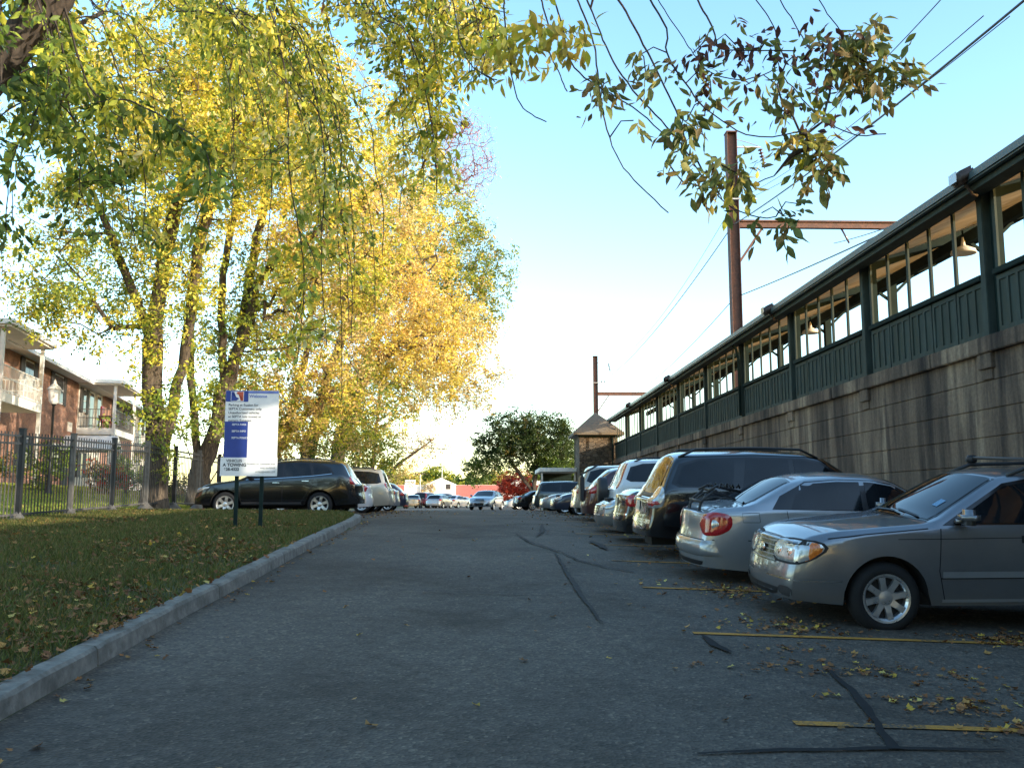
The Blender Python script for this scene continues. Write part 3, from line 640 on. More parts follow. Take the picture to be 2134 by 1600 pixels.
# ------------------------------------------------------------------ apartment building
def apartments():
    th = math.atan2(.986, -.166); zg = 2.15
    root = empty('apartment_building', (-18.7, 36.8, zg), th, 'two storey red brick apartment block with white balconies behind the fence', 'building')
    E = 7.7 - zg; FL = 5.42 - zg; L0, L1 = -14, 34
    def b(name, lo, hi, mat, par=root, bev=0.): return mbox(name, lo, hi, M[mat], par, bev)
    b('wall', (L0, 0, -1), (L1, 9, E - .02), 'brick')
    bm = bmesh.new(); vs = [bm.verts.new(p) for p in ((L0 - .5, -.7, E), (L1 + .5, -.7, E), (L1 + .5, 4.5, E + 1.9), (L0 - .5, 4.5, E + 1.9), (L0 - .5, 9.7, E), (L1 + .5, 9.7, E))]
    bm.faces.new((vs[0], vs[1], vs[2], vs[3])); bm.faces.new((vs[3], vs[2], vs[5], vs[4])); bm.faces.new((vs[0], vs[3], vs[4])); bm.faces.new((vs[1], vs[5], vs[2])); obj('roof', fix(bm), M['roofshingle'], root)
    b('soffit', (L0 - .45, -.66, E - .03), (L1 + .45, -.002, E - .005), 'white')
    b('gutter', (L0 - .5, -.80, E - .13), (L1 + .5, -.67, E + .03), 'white')
    def window(u0, u1, z0, z1, shut=True, y=0.):
        f = b('window', (u0, y - .05, z0), (u1, y - .002, z1), 'white')
        n = 2 if u1 - u0 > 1.1 else 1; w = (u1 - u0 - .08) / n
        for i in range(n):
            a = u0 + .06 + i * w
            for zz0, zz1 in ((z0 + .07, (z0 + z1) / 2 - .03), ((z0 + z1) / 2 + .02, z1 - .07)): b('pane', (a, y - .06, zz0), (a + w - .04, y - .051, zz1), 'winglass', f)
        if shut:
            for p, q in ((u0 - .52, u0 - .03), (u1 + .03, u1 + .52)): b('shutter', (p, y - .07, z0 - .03), (q, y - .003, z1 + .03), 'shutter', f)
    def balcony(u0, u1, v, doors):
        r = -v
        b('bay_wall', (u0, -.03, -.3), (u1, -.004, E - .04), 'cream')
        b('bay_roof', (u0 - .3, r - .35, E - .02), (u1 + .3, -.81, E + .16), 'white')
        b('bay_soffit', (u0 - .2, r - .25, E - .10), (u1 + .2, -.03, E - .031), 'cream')
        s = b('balcony', (u0, r, FL - .32), (u1, -.031, FL), 'white')
        for u in (u0, u1 - .13): b('balcony_post', (u, r, FL + .001), (u + .13, r + .13, E - .101), 'white'); b('balcony_post', (u, r, -.3), (u + .13, r + .13, FL - .321), 'white')
        bm = bmesh.new()
        for (p, q) in (((u0 + .13, r + .06), (u1 - .13, r + .06)), ((u0 + .06, r + .13), (u0 + .06, -.04)), ((u1 - .06, r + .13), (u1 - .06, -.04))):
            for h in (.08, .52, .95): bar(bm, (*p, FL + h), (*q, FL + h), .035)
            n = int(math.hypot(q[0] - p[0], q[1] - p[1]) / .13)
            for i in range(n + 1):
                x = p[0] + (q[0] - p[0]) * i / n; y = p[1] + (q[1] - p[1]) * i / n; bar(bm, (x, y, FL + .02), (x, y, FL + .95), .018, up=(0, 1, 0))
        obj('railing', bm, M['white'] if u0 < 0 else M['irongrey'], s)
        for (a, c, kind) in doors:
            if kind == 'd': 
                for base in (FL, 0): 
                    f = b('door', (a, -.09, base + .02), (c, -.032, base + 2.1), 'white'); b('pane', (a + .09, -.1, base + .15), (c - .09, -.091, base + 2.0), 'winglass', f)
            else:
                for base in (FL, 0): window(a, c, base + .85, base + 2.05, True, -.03)
    balcony(-5.6, -.95, 1.5, [(-4.9, -3.9, 'd'), (-2.9, -1.8, 'w')])
    balcony(10.3, 15.3, 1.8, [(12.2, 13.2, 'd'), (11.0, 11.6, 'w'), (13.9, 14.8, 'd')])
    balcony(24.5, 29., 1.6, [(25.5, 26.5, 'd'), (27.4, 28.4, 'w')])
    for base in (FL + .85, .95):
        window(5.9, 7.4, base, base + 1.3); window(1.6, 2.8, base, base + 1.3); window(18.2, 19.6, base, base + 1.3); window(21.4, 22.6, base, base + 1.3); window(-9.5, -8, base, base + 1.3)
    b('wall_vent', (8.6, -.06, FL - .3), (9.3, -.003, FL + .15), 'cream')
    # gabled entry porch
    p = Matrix.Translation((8.4, -2.0, 0)); bm = bmesh.new()
    g = [(-1.25, 2.0), (1.25, 2.0), (0, 2.75)]
    for yy in (0, 1.99): 
        pass
    vs0 = [bm.verts.new((8.4 + x, -2.4, z)) for x, z in g]; vs1 = [bm.verts.new((8.4 + x, -.005, z)) for x, z in g]
    bm.faces.new(vs0); bm.faces.new(vs1[::-1])
    for k in range(3): bm.faces.new((vs0[k], vs1[k], vs1[(k + 1) % 3], vs0[(k + 1) % 3]))
    obj('porch_roof', fix(bm), M['white'], root)
    for x in (-1.1, 1.0): b('porch_post', (8.4 + x, -2.3, -.3), (8.5 + x, -2.2, 1.999), 'white')
    b('porch_door', (7.9, -.08, 0), (8.9, -.004, 1.98), 'shutter')
    # red chair on the second balcony
    Mx = root.matrix_basis
    mw = Matrix.Translation((-18.7, 36.8, zg)) @ Matrix.Rotation(th, 4, 'Z')
    c = empty('patio_chair', mw @ Vector((11.9, -1.1, FL)), th, 'red high backed patio chair on the balcony nearest the trees', 'chair')
    mbox('seat', (-.3, -.3, .38), (.3, .3, .46), M['red'], c, .02); mbox('backrest', (-.3, .24, .461), (.3, .32, 1.25), M['red'], c, .02)
    for sx in (-.26, .21):
        for sy in (-.27, .2): mbox('leg', (sx, sy, 0), (sx + .05, sy + .05, .379), M['red'], c)
        mbox('armrest', (sx - .02, -.3, .62), (sx + .07, .239, .67), M['red'], c)
    c2 = empty('patio_table', mw @ Vector((10.95, -1.2, FL)), th, 'small brown table beside the red chair on the balcony', 'table')
    mbox('table_top', (-.3, -.3, .62), (.3, .3, .67), M['brick'], c2); 
    for sx in (-.26, .21):
        for sy in (-.26, .21): mbox('leg', (sx, sy, 0), (sx + .05, sy + .05, .619), M['ironblack'], c2)
    return mw
APT = apartments()
def lamp_post():
    X, Y = -13.8, 30.; z = ground_z(X, Y); t = empty('lamp_post', (X, Y, z), 0, 'slim black lamp post with white lantern in front of the brick apartments', 'street lamp')
    bm = bmesh.new(); lathe(bm, [(.14, -.2), (.12, .12), (.06, .3), (.04, .9), (.035, 2.85), (.07, 2.88), (.07, 2.92)], n=12); obj('pole', fix(bm), M['ironblack'], t, True)
    bm = bmesh.new(); lathe(bm, [(.09, 2.921), (.15, 3.0), (.19, 3.36), (.18, 3.38)], n=12); obj('lantern', fix(bm), M['white'], t, True)
    bm = bmesh.new(); lathe(bm, [(.23, 3.381), (.16, 3.48), (.05, 3.58), (.04, 3.66), (.0, 3.72)], n=12); obj('lantern_cap', fix(bm), M['cream'], t, True)
lamp_post()

# ------------------------------------------------------------------ distant shopping centre and light poles
def shops():
    t = empty('shopping_centre', (-8, 205, 1.16), 0, 'long low pale shopping centre with red cladding and white gable far down the road', 'building')
    def b(n, lo, hi, m, p=t): return mbox(n, lo, hi, M[m], p)
    b('wall', (-60, 0, -1), (70, 30, 4.55), 'farwhite')
    for a, c in ((-11.3, -9.4), (2.0, 11.6), (18, 29.5), (40, 52), (-44, -36)): b('cladding', (a, -.25, 2.2), (c, -.01, 4.5), 'redband')
    b('canopy', (-58, -2.2, 1.72), (68, -.26, 2.1), 'redband')
    bm = bmesh.new(); g = [(-4.6, 0), (1.9, 0), (1.9, 4.7), (-1.3, 6.1), (-4.6, 4.7)]
    v0 = [bm.verts.new((x, -1.2, z)) for x, z in g]; v1 = [bm.verts.new((x, 6, z)) for x, z in g]; bm.faces.new(v0); bm.faces.new(v1[::-1])
    for k in range(5): bm.faces.new((v0[k], v1[k], v1[(k + 1) % 5], v0[(k + 1) % 5]))
    obj('gable_front', fix(bm), M['white'], t)
    b('gable_vent', (-.2, -1.26, 3.6), (.8, -1.201, 4.7), 'shutter')
    for x in range(-54, 66, 6):
        if -9 <= x <= 2: continue
        b('shop_window', (x, -.06, .1), (x + 4.6, -.011, 1.68), 'winglass'); b('post', (x - .7, -2.1, -.2), (x - .4, -1.8, 1.719), 'farwhite')
    for x, w, h in ((-9.5, 2.2, 1.2), (-15, 1.6, 1.), (-2, 2, .9), (14, 2.4, 1.4), (19, 1.8, 1.1), (23, 2.2, 1.3), (27.5, 1.5, 1.), (33, 2.2, 1.2), (-22, 2, 1.1), (-30, 1.8, 1.)):
        b('rooftop_unit', (x, 3, 4.551), (x + w, 5, 4.55 + h), 'farwhite')
shops()
def light_pole(x, y, h, lab):
    t = empty('light_pole', (x, y, 1.16), 0, lab, 'street lamp', 'lot light poles in the distance')
    bm = bmesh.new(); lathe(bm, [(.14, -.2), (.12, .5), (.07, h)], n=10); obj('pole', fix(bm), M['metal'], t, True)
    bm = bmesh.new(); box(bm, (-.9, -.12, h - .02), (.9, .12, h + .1)); obj('lamp_head', bm, M['fixture'], t)
p = at(877, 1040, 150); light_pole(p.x, 150, 5.2, 'thin light pole in front of the left end of the shopping centre')
p = at(922, 1040, 160); light_pole(p.x, 160, 9.8, 'taller thin light pole in front of the white gable')
# ------------------------------------------------------------------ cars
def smooth_curve(pts, L, sig=.045):
    d = np.arange(-.5, L + .5, .01); z = np.interp(d, [p[0] for p in pts], [p[1] for p in pts])
    k = np.exp(-.5 * (np.arange(-20, 21) * .01 / sig) ** 2); k /= k.sum()
    zs = np.convolve(np.pad(z, 20, mode='edge'), k, 'valid'); return lambda q: float(np.interp(q, d, zs))
TYPES = {
 # d = distance from the nose, z = height
 'forester': dict(L=4.485, W=1.735, wb=2.525, fo=.88, r=.34, rim=.225, sill=.27, curv=.10, plan=(.84, .905, .955, .95, .90),
   top=[(0, .86), (.09, .945), (.4, 1.0), (1.28, 1.075), (1.36, 1.09), (2.08, 1.52), (2.3, 1.565), (3.2, 1.59), (4.0, 1.555), (4.12, 1.52), (4.36, 1.08), (4.44, .98), (4.485, .9)],
   belt=[(0, .82), (.5, .92), (1.3, .995), (4.0, 1.03), (4.35, 1.03), (4.485, .88)],
   dlo=[(1.45, 1.03), (2.14, 1.425), (2.4, 1.47), (3.2, 1.475), (3.9, 1.43), (4.06, 1.33), (4.12, 1.09), (4.0, 1.06)],
   panes=[[(1.56, 1.05), (2.14, 1.395), (2.42, 1.44), (2.50, 1.44), (2.50, 1.055)], [(2.58, 1.055), (2.58, 1.44), (3.28, 1.445), (3.40, 1.07)], [(3.48, 1.075), (3.38, 1.43), (3.86, 1.40), (4.0, 1.30), (4.06, 1.10)]],
   wind=[(1.38, .66), (2.08, .55)], rear=[(4.12, .52), (4.36, .60)], seams=[[(1.42, 1.0), (1.39, .6), (1.45, .3)], [(2.54, 1.05), (2.53, .3)], [(3.42, 1.06), (3.40, .8), (3.15, .42)], [(1.45, .32), (3.1, .32)]], handles=[(2.36, .90), (3.30, .91)], mirror=(1.62, 1.07), roofz=1.545),
 'sedan': dict(L=4.465, W=1.74, wb=2.525, fo=.90, r=.315, rim=.215, sill=.22, curv=.12,
   top=[(0, .66), (.1, .76), (.5, .87), (1.25, .97), (1.33, .99), (2.0, 1.37), (2.25, 1.425), (2.7, 1.44), (3.1, 1.41), (3.35, 1.355), (3.92, 1.06), (4.02, 1.045), (4.38, 1.02), (4.465, .93)],
   belt=[(0, .62), (.5, .78), (1.3, .90), (3.2, .955), (4.0, .97), (4.38, .95), (4.465, .86)],
   dlo=[(1.45, .95), (2.05, 1.30), (2.3, 1.345), (2.75, 1.355), (3.15, 1.325), (3.5, 1.15), (3.62, .99)],
   panes=[[(1.56, .965), (2.06, 1.27), (2.30, 1.315), (2.40, 1.32), (2.40, .975)], [(2.48, .975), (2.46, 1.322), (2.75, 1.325), (3.05, 1.305), (3.30, 1.16), (3.38, .99)]],
   wind=[(1.36, .66), (2.02, .54)], rear=[(3.33, .53), (3.93, .62)], seams=[[(1.42, .92), (1.38, .6), (1.44, .26)], [(2.44, .97), (2.43, .25)], [(3.44, .97), (3.42, .78), (3.16, .36)]], handles=[(2.28, .82), (3.2, .84)], mirror=(1.6, .99), roofz=1.43),
 'suv': dict(L=4.9, W=1.88, wb=2.87, fo=.95, r=.37, rim=.235, sill=.36, curv=.09, plan=(.80, .88, .945, .96, .92),
   top=[(0, .92), (.1, 1.02), (.6, 1.10), (1.38, 1.17), (1.46, 1.19), (2.1, 1.64), (2.4, 1.71), (3.2, 1.74), (4.3, 1.71), (4.48, 1.66), (4.74, 1.16), (4.82, 1.06), (4.9, .95)],
   belt=[(0, .86), (.6, 1.0), (1.4, 1.08), (4.4, 1.13), (4.75, 1.10), (4.9, .92)],
   dlo=[(1.55, 1.12), (2.18, 1.55), (2.45, 1.61), (3.3, 1.625), (4.1, 1.60), (4.42, 1.52), (4.56, 1.22), (4.45, 1.165)],
   panes=[[(1.66, 1.135), (2.2, 1.52), (2.47, 1.58), (2.62, 1.585), (2.62, 1.145)], [(2.70, 1.145), (2.70, 1.59), (3.36, 1.595), (3.46, 1.155)], [(3.62, 1.17), (3.54, 1.58), (4.1, 1.565), (4.36, 1.49), (4.48, 1.24), (4.40, 1.19)]],
   wind=[(1.48, .70), (2.1, .60)], rear=[(4.5, .58), (4.73, .64)], seams=[[(1.52, 1.1), (1.48, .6), (1.5, .4)], [(2.66, 1.15), (2.65, .38)], [(3.52, 1.15), (3.5, .9), (3.25, .5)]], handles=[(2.5, .98), (3.4, 1.0)], mirror=(1.74, 1.17), roofz=1.71),
 'kia': dict(L=4.685, W=1.885, wb=2.70, fo=.93, r=.36, rim=.245, sill=.33, curv=.13,
   top=[(0, .80), (.12, .90), (.5, 1.0), (1.2, 1.09), (1.3, 1.11), (2.1, 1.58), (2.4, 1.65), (3.0, 1.69), (4.05, 1.65), (4.25, 1.60), (4.52, 1.15), (4.6, 1.05), (4.685, .93)],
   belt=[(0, .76), (.5, .90), (1.3, 1.02), (3.6, 1.14), (4.3, 1.19), (4.52, 1.10), (4.685, .90)],
   dlo=[(1.38, 1.06), (2.14, 1.48), (2.4, 1.55), (3.0, 1.585), (3.55, 1.56), (3.9, 1.42), (4.02, 1.24), (3.5, 1.185)],
   panes=[[(1.52, 1.08), (2.14, 1.445), (2.42, 1.52), (2.52, 1.53), (2.52, 1.13)], [(2.60, 1.135), (2.60, 1.54), (3.0, 1.552), (3.28, 1.54), (3.38, 1.185)], [(3.46, 1.195), (3.37, 1.535), (3.55, 1.53), (3.85, 1.40), (3.94, 1.255)]],
   wind=[(1.32, .70), (2.08, .60)], rear=[(4.27, .55), (4.52, .64)], seams=[[(1.38, 1.04), (1.34, .6), (1.4, .38)], [(2.56, 1.13), (2.55, .36)], [(3.42, 1.18), (3.4, .9), (3.1, .45)]], handles=[(2.38, .98), (3.22, 1.03)], mirror=(1.6, 1.14), roofz=1.65),
 'van': dict(L=5.08, W=1.96, wb=3.03, fo=.98, r=.335, rim=.21, sill=.26, curv=.10, plan=(.76, .85, .935, .95, .90),
   top=[(0, .74), (.12, .86), (.5, .98), (1.0, 1.08), (1.08, 1.10), (2.1, 1.62), (2.4, 1.70), (3.2, 1.74), (4.6, 1.69), (4.74, 1.63), (4.95, 1.12), (5.0, 1.0), (5.08, .85)],
   belt=[(0, .70), (.5, .87), (1.2, 1.0), (4.6, 1.07), (4.95, 1.04), (5.08, .85)],
   dlo=[(1.35, 1.05), (2.2, 1.52), (2.5, 1.59), (3.4, 1.61), (4.3, 1.57), (4.62, 1.50), (4.74, 1.16), (4.6, 1.11)],
   panes=[[(1.5, 1.07), (2.2, 1.48), (2.5, 1.555), (2.66, 1.56), (2.66, 1.085)], [(2.76, 1.085), (2.76, 1.57), (3.5, 1.575), (3.56, 1.1)], [(3.66, 1.105), (3.62, 1.565), (4.3, 1.535), (4.56, 1.47), (4.66, 1.17)]],
   wind=[(1.12, .70), (2.12, .60)], rear=[(4.76, .62), (4.94, .70)], seams=[[(1.4, 1.03), (1.36, .3)], [(2.70, 1.08), (2.69, .3)], [(3.6, 1.09), (3.58, .34)]], handles=[(2.52, .93), (2.9, .93)], mirror=(1.6, 1.1), roofz=1.70),
 'hatch': dict(L=4.36, W=1.82, wb=2.65, fo=.88, r=.32, rim=.215, sill=.23, curv=.14,
   top=[(0, .70), (.12, .82), (.5, .93), (1.05, 1.02), (1.13, 1.04), (1.95, 1.41), (2.2, 1.46), (2.7, 1.48), (3.5, 1.42), (3.75, 1.37), (4.18, 1.06), (4.28, .98), (4.36, .85)],
   belt=[(0, .66), (.5, .82), (1.2, .94), (3.6, 1.0), (4.2, .98), (4.36, .82)],
   dlo=[(1.3, .99), (2.0, 1.34), (2.3, 1.375), (2.8, 1.385), (3.4, 1.33), (3.75, 1.15), (3.7, 1.04)],
   panes=[[(1.42, 1.0), (2.0, 1.31), (2.3, 1.345), (2.4, 1.35), (2.4, 1.015)], [(2.48, 1.015), (2.47, 1.352), (2.8, 1.355), (3.1, 1.33), (3.25, 1.03)], [(3.33, 1.035), (3.2, 1.32), (3.4, 1.30), (3.68, 1.14)]],
   wind=[(1.16, .68), (1.96, .56)], rear=[(3.77, .54), (4.17, .62)], seams=[[(1.3, .96), (1.28, .28)], [(2.44, 1.01), (2.43, .26)], [(3.3, 1.03), (3.0, .36)]], handles=[(2.26, .86), (3.1, .88)], mirror=(1.48, 1.03), roofz=1.46),
}
class Car:
    def __init__(s, name, kind, label, loc, rz, paintm, group=None, hires=True, sL=1., sH=1., sW=1., tilt=None, spokes=5, cat='car', windowmat=None):
        s.T = T = TYPES[kind]; s.sL, s.sH, s.sW = sL, sH, sW; s.hi = hires
        s.L = T['L']; s.root = empty(name, loc, rz, label, cat, group); s.paint = paintm; s.glass = windowmat or M['glass']
        if tilt is not None: s.root.rotation_mode = 'ZYX'; s.root.rotation_euler = (tilt, 0, rz)
        s.build_body(); s.wheels(spokes); s.common()
    def X(s, d): return s.L / 2 - d
    def scale_mesh(s, me):
        for v in me.vertices: v.co.x *= s.sL; v.co.y *= s.sW; v.co.z = v.co.z if v.co.z < .3 else .3 + (v.co.z - .3) * s.sH
    def build_body(s):
        T = s.T; L = T['L']; W = T['W']; top = smooth_curve(T['top'], L); belt = smooth_curve(T['belt'], L, .08)
        n0, n1, n2, t1, t0 = T.get('plan', (.76, .85, .935, .925, .84)); plan = smooth_curve([(-.3, n0 - .2), (0, n0), (.1, n1), (.28, n2), (.6, .985), (1.1, 1), (L - 1.1, 1), (L - .5, .985), (L - .15, t1), (L, t0), (L + .3, t0 - .14)], L, .05)
        fprof = ([.1, .22, .34, .45, .56, .68, .80, 1.0], [.13, .05, .0, 0, .015, .05, .08, .12]); rprof = ([.1, .25, .38, .5, .6, .72, .85, 1.1], [.10, .03, .0, 0, .02, .05, .06, .08])
        r = T['r']; ra = r + .065; dws = (T['fo'], T['fo'] + T['wb']); sill = T['sill']
        n = 96 if s.hi else 60
        ds = set(np.round(np.linspace(0, L, n), 4)) | {.02, .05, L - .02, L - .05}
        for dw in dws:
            h = math.sqrt(max(0, ra ** 2 - (sill - r) ** 2)) if sill < r + ra else 0
            ds |= {dw - h - .001, dw - h + .012, dw + h + .001, dw + h - .012, dw - h + .035, dw + h - .035}
        ds = sorted(d for d in ds if 0 <= d <= L)
        nl = 11 if s.hi else 8; nu = 6; nc = 3; nr = 5
        prof_rows = []
        bm = bmesh.new(); rings = []; low = []
        for d in ds:
            hw = W / 2 * plan(d); zb = belt(d); zt = max(top(d), zb + .015)
            zbot = sill + .04 * max(0, 1 - d / .5) + .05 * max(0, 1 - (L - d) / .6)
            for dw in dws:
                q = ra ** 2 - (d - dw) ** 2
                if q > 0: zbot = max(zbot, r + math.sqrt(q))
            zbot = min(zbot, zb - .12)
            pts = []
            flare = sum(.022 * math.exp(-((d - dw) / .42) ** 4) for dw in dws)
            for i in range(nl + 1):
                z = zbot + (zb - zbot) * i / nl; t = (z - sill) / (zb - sill)
                f = .952 + .05 * math.sin(math.pi * min(1, max(0, t)) * .78) + flare * max(0, 1 - abs(z - r - .15) / .45)
                pts.append((hw * f, z))
            yb = pts[-1][0]; dz = zt - zb; crown = min(.07, .42 * dz); zr = zt - crown
            wr = max(yb * .45, yb - .035 - .40 * (zr - zb)) if dz > .12 else yb - .05 - .40 * max(0, zr - zb)
            A = np.array([yb, zb]); B = np.array([wr, zr]); rr = min(.09, .35 * np.linalg.norm(B - A)); u = (A - B) / (np.linalg.norm(A - B) + 1e-6)
            P1 = B + u * rr; y2 = max(wr - rr * 1.2, wr * .8); P2 = np.array([y2, zr + (zt - zr) * (1 - (y2 / wr) ** 2)])
            for i in range(1, nu + 1): p = A + (P1 - A) * i / nu; pts.append((p[0], p[1]))
            for i in range(1, nc): q = i / nc; p = (1 - q) ** 2 * P1 + 2 * q * (1 - q) * (B + np.array([0, (zt - zr) * .12])) + q * q * P2; pts.append((p[0], p[1]))
            for i in range(nr + 1): y = y2 * (1 - i / nr); pts.append((y, zr + (zt - zr) * (1 - (y / wr) ** 2)))
            wf = math.exp(-(d / .22) ** 2); wq = math.exp(-((L - d) / .20) ** 2)
            ring = []
            for y, z in pts:
                x = L / 2 - d - wf * np.interp(z, *fprof) + wq * np.interp(z, *rprof); ring.append((x, y, z))
            rings.append(ring)
        m = len(rings[0]); vid = []
        for ring in rings:
            right = [bm.verts.new((x, -y, z)) for x, y, z in ring[:-1]]; left = [bm.verts.new(p) for p in ring]
            vid.append(left + right[::-1])      # left bottom .. centre .. right bottom
        K = len(vid[0])
        for a, b in zip(vid, vid[1:]):
            for k in range(K - 1): bm.faces.new((a[k], a[k + 1], b[k + 1], b[k]))
        # end caps with plan curvature
        for ring, sgn in ((vid[0], 1), (vid[-1], -1)):
            prev = None; NC = 8
            for k in range(m - 1):
                lv, rv = ring[k], ring[K - 1 - k]; ye = lv.co.y; row = [lv]
                for c in range(1, NC):
                    q = 1 - 2 * c / NC; row.append(bm.verts.new((lv.co.x + sgn * T['curv'] * (1 - q * q) * min(1, ye / .5), ye * q, lv.co.z)))
                row.append(rv)
                if prev:
                    for c in range(NC): bm.faces.new((prev[c], prev[c + 1], row[c + 1], row[c]) if sgn > 0 else (prev[c], row[c], row[c + 1], prev[c + 1]))
                prev = row
            cv = ring[m - 1]
            for c in range(NC):
                try: bm.faces.new((prev[c], prev[c + 1], cv))
                except ValueError: pass
        bm.normal_update(); fix(bm)
        s.bvh = BVHTree.FromBMesh(bm)
        me = bpy.data.meshes.new('body'); bm.to_mesh(me); bm.free()
        s.body = obj('body', me, s.paint, s.root); s.scale_mesh(me); me.shade_smooth()
        # dark underside and wheel wells
        bm = bmesh.new()
        for ring_i in range(len(rings) - 1):
            for sg in (1, -1):
                a, b = rings[ring_i][0], rings[ring_i + 1][0]
                q = [(a[0], sg * a[1] * .985, a[2] + .004), (b[0], sg * b[1] * .985, b[2] + .004), (b[0], sg * .30, b[2] + .004), (a[0], sg * .30, a[2] + .004)]
                bm.faces.new([bm.verts.new(v) for v in q])
        box(bm, (-L / 2 + .12, -.31, .24), (L / 2 - .12, .31, .8))
        box(bm, (-L / 2 + .3, -.6, .55), (L / 2 - .3, .6, .75))
        o = obj('underbody', bm, M['rimdark'], s.root); s.scale_mesh(o.data)
    # ---- decal patches projected on the body
    def decal(s, name, poly, ang, mat, off=.005, inflate=0., step=.06, parent=None, both=True, org=None, tops=False):
        """poly in (a,z): a runs along the horizontal axis across direction `ang` (deg; 0 front, 90 left side, 180 rear). tops: poly in (d,y) from above"""
        if tops: n = Vector((0, 0, 1)); hx = Vector((-1, 0, 0)); hy = Vector((0, 1, 0)); base = Vector((s.L / 2, 0, 3))
        else:
            a = R(ang); n = Vector((math.cos(a), math.sin(a), 0)); hx = Vector((-math.sin(a), math.cos(a), 0)); hy = Vector((0, 0, 1)); base = n * 4
            if ang == 90: base = base + Vector((s.L / 2, 0, 0))       # a == d on the left side
            if org is not None: base = base + hx * Vector(org).dot(hx)
        # densify outline + interior grid
        out = []
        for p, q in zip(poly, poly[1:] + poly[:1]):
            k = max(1, int(math.hypot(q[0] - p[0], q[1] - p[1]) / step))
            for i in range(k): out.append((p[0] + (q[0] - p[0]) * i / k, p[1] + (q[1] - p[1]) * i / k))
        pts = [Vector(p) for p in out]; E = [(i, (i + 1) % len(out)) for i in range(len(out))]
        xs_ = [p[0] for p in out]; zs_ = [p[1] for p in out]
        def inside(x, z):
            c = False; j = len(out) - 1
            for i in range(len(out)):
                (xi, zi), (xj, zj) = out[i], out[j]
                if (zi > z) != (zj > z) and x < (xj - xi) * (z - zi) / (zj - zi) + xi: c = not c
                j = i
            return c
        def edist(x, z):
            m = 9
            for i in range(len(out)):
                p, q = out[i], out[(i + 1) % len(out)]; ex, ez = q[0] - p[0], q[1] - p[1]; l = ex * ex + ez * ez or 1e-9
                t = max(0, min(1, ((x - p[0]) * ex + (z - p[1]) * ez) / l)); m = min(m, math.hypot(x - p[0] - t * ex, z - p[1] - t * ez))
            return m
        for x in np.arange(min(xs_) + step / 2, max(xs_), step):
            for z in np.arange(min(zs_) + step / 2, max(zs_), step):
                if inside(x, z) and edist(x, z) > step * .4: pts.append(Vector((x, z)))
        vo, eo, fo_, *_ = delaunay_2d_cdt(pts, E, [list(range(len(out)))], 2, 1e-5)
        V = []
        for v in vo:
            o = base + hx * v[0] + hy * v[1]
            if tops: o = Vector((s.L / 2 - v[0], v[1], 3))
            hit, nrm, idx, dist = s.bvh.ray_cast(o, -n)
            if hit is None:
                hit, nrm, idx, dist = s.bvh.find_nearest(o - n * (3.0 if not tops else 1.6))
            if nrm.dot(n) < 0: nrm = -nrm
            k = inflate * min(1, edist(v[0], v[1]) / max(.02, inflate * 1.2)) ** .6 if inflate else 0
            V.append(hit + (nrm * .6 + n * .4).normalized() * (off + k))
        if not fo_: return None
        obs = []
        for sg in ((1, -1) if both else (1,)):
            VV = [(p.x, p.y * sg, p.z) for p in V]; FF = [list(f) for f in fo_]
            # orient outward
            p0, p1, p2 = [Vector(VV[i]) for i in FF[0][:3]]; nn = (p1 - p0).cross(p2 - p0); nd = Vector((n.x, n.y * sg, n.z))
            if nn.dot(nd) < 0: FF = [f[::-1] for f in FF]
            me = pymesh(name, VV, FF); s.scale_mesh(me); me.shade_smooth(); obs.append(obj(name, me, mat, parent or s.root))
        return obs
    def ribbon(s, name, pts, ang, mat, w=.008, off=.004, both=True, parent=None):
        poly_l = []; poly_r = []
        for i, p in enumerate(pts):
            a = pts[max(0, i - 1)]; b = pts[min(len(pts) - 1, i + 1)]; l = math.hypot(b[0] - a[0], b[1] - a[1]); nx, nz = -(b[1] - a[1]) / l * w / 2, (b[0] - a[0]) / l * w / 2
            poly_l.append((p[0] + nx, p[1] + nz)); poly_r.append((p[0] - nx, p[1] - nz))
        return s.decal(name, poly_l + poly_r[::-1], ang, mat, off, 0, .09, parent, both)
    def wheels(s, spokes):
        T = s.T; r, rr = T['r'], T['rim']; w = .21
        tb = bmesh.new(); lathe(tb, [(rr - .01, -w / 2 + .02), (rr + .015, -w / 2), (r - .05, -w / 2 - .004), (r - .015, -w / 2 + .025), (r, -w / 2 + .05), (r, w / 2 - .05), (r - .015, w / 2 - .025), (r - .05, w / 2 + .004), (rr + .015, w / 2), (rr - .01, w / 2 - .02)], 'y', 40 if s.hi else 24)
        fix(tb); tme = bpy.data.meshes.new('tyre'); tb.to_mesh(tme); tb.free(); tme.materials.append(M['rubber']); tme.shade_smooth()
        rb = bmesh.new(); lathe(rb, [(rr + .008, w / 2 - .004), (rr - .012, w / 2 - .008), (rr - .03, w / 2 - .03), (rr - .035, w / 2 - .10)], 'y', 40 if s.hi else 24)
        hub = lathe(rb, [(.075, w / 2 - .055), (.07, w / 2 - .028), (.03, w / 2 - .022), (.0005, w / 2 - .02)], 'y', 20)
        for k in range(spokes):
            a = 2 * math.pi * (k + .5) / spokes + .2; ca, sa = math.cos(a), math.sin(a); t = (-sa, ca); half0, half1 = .55 * .075 * 5 / max(5, spokes) + .008, (rr * .36 * 5 / spokes) * .62
            P = []
            for rad, hf, yy in ((.055, half0, w / 2 - .03), (rr * .6, (half0 * .9 + half1) / 2 * .85, w / 2 - .018), (rr - .022, half1, w / 2 - .014)):
                P.append([(rad * ca + q * t[0] * hf, yy, rad * sa + q * t[1] * hf) for q in (-1, 1)] + [(rad * ca + q * t[0] * hf * 1.1, yy - .035, rad * sa + q * t[1] * hf * 1.1) for q in (1, -1)])
            vs = [[rb.verts.new(p) for p in ring] for ring in P]
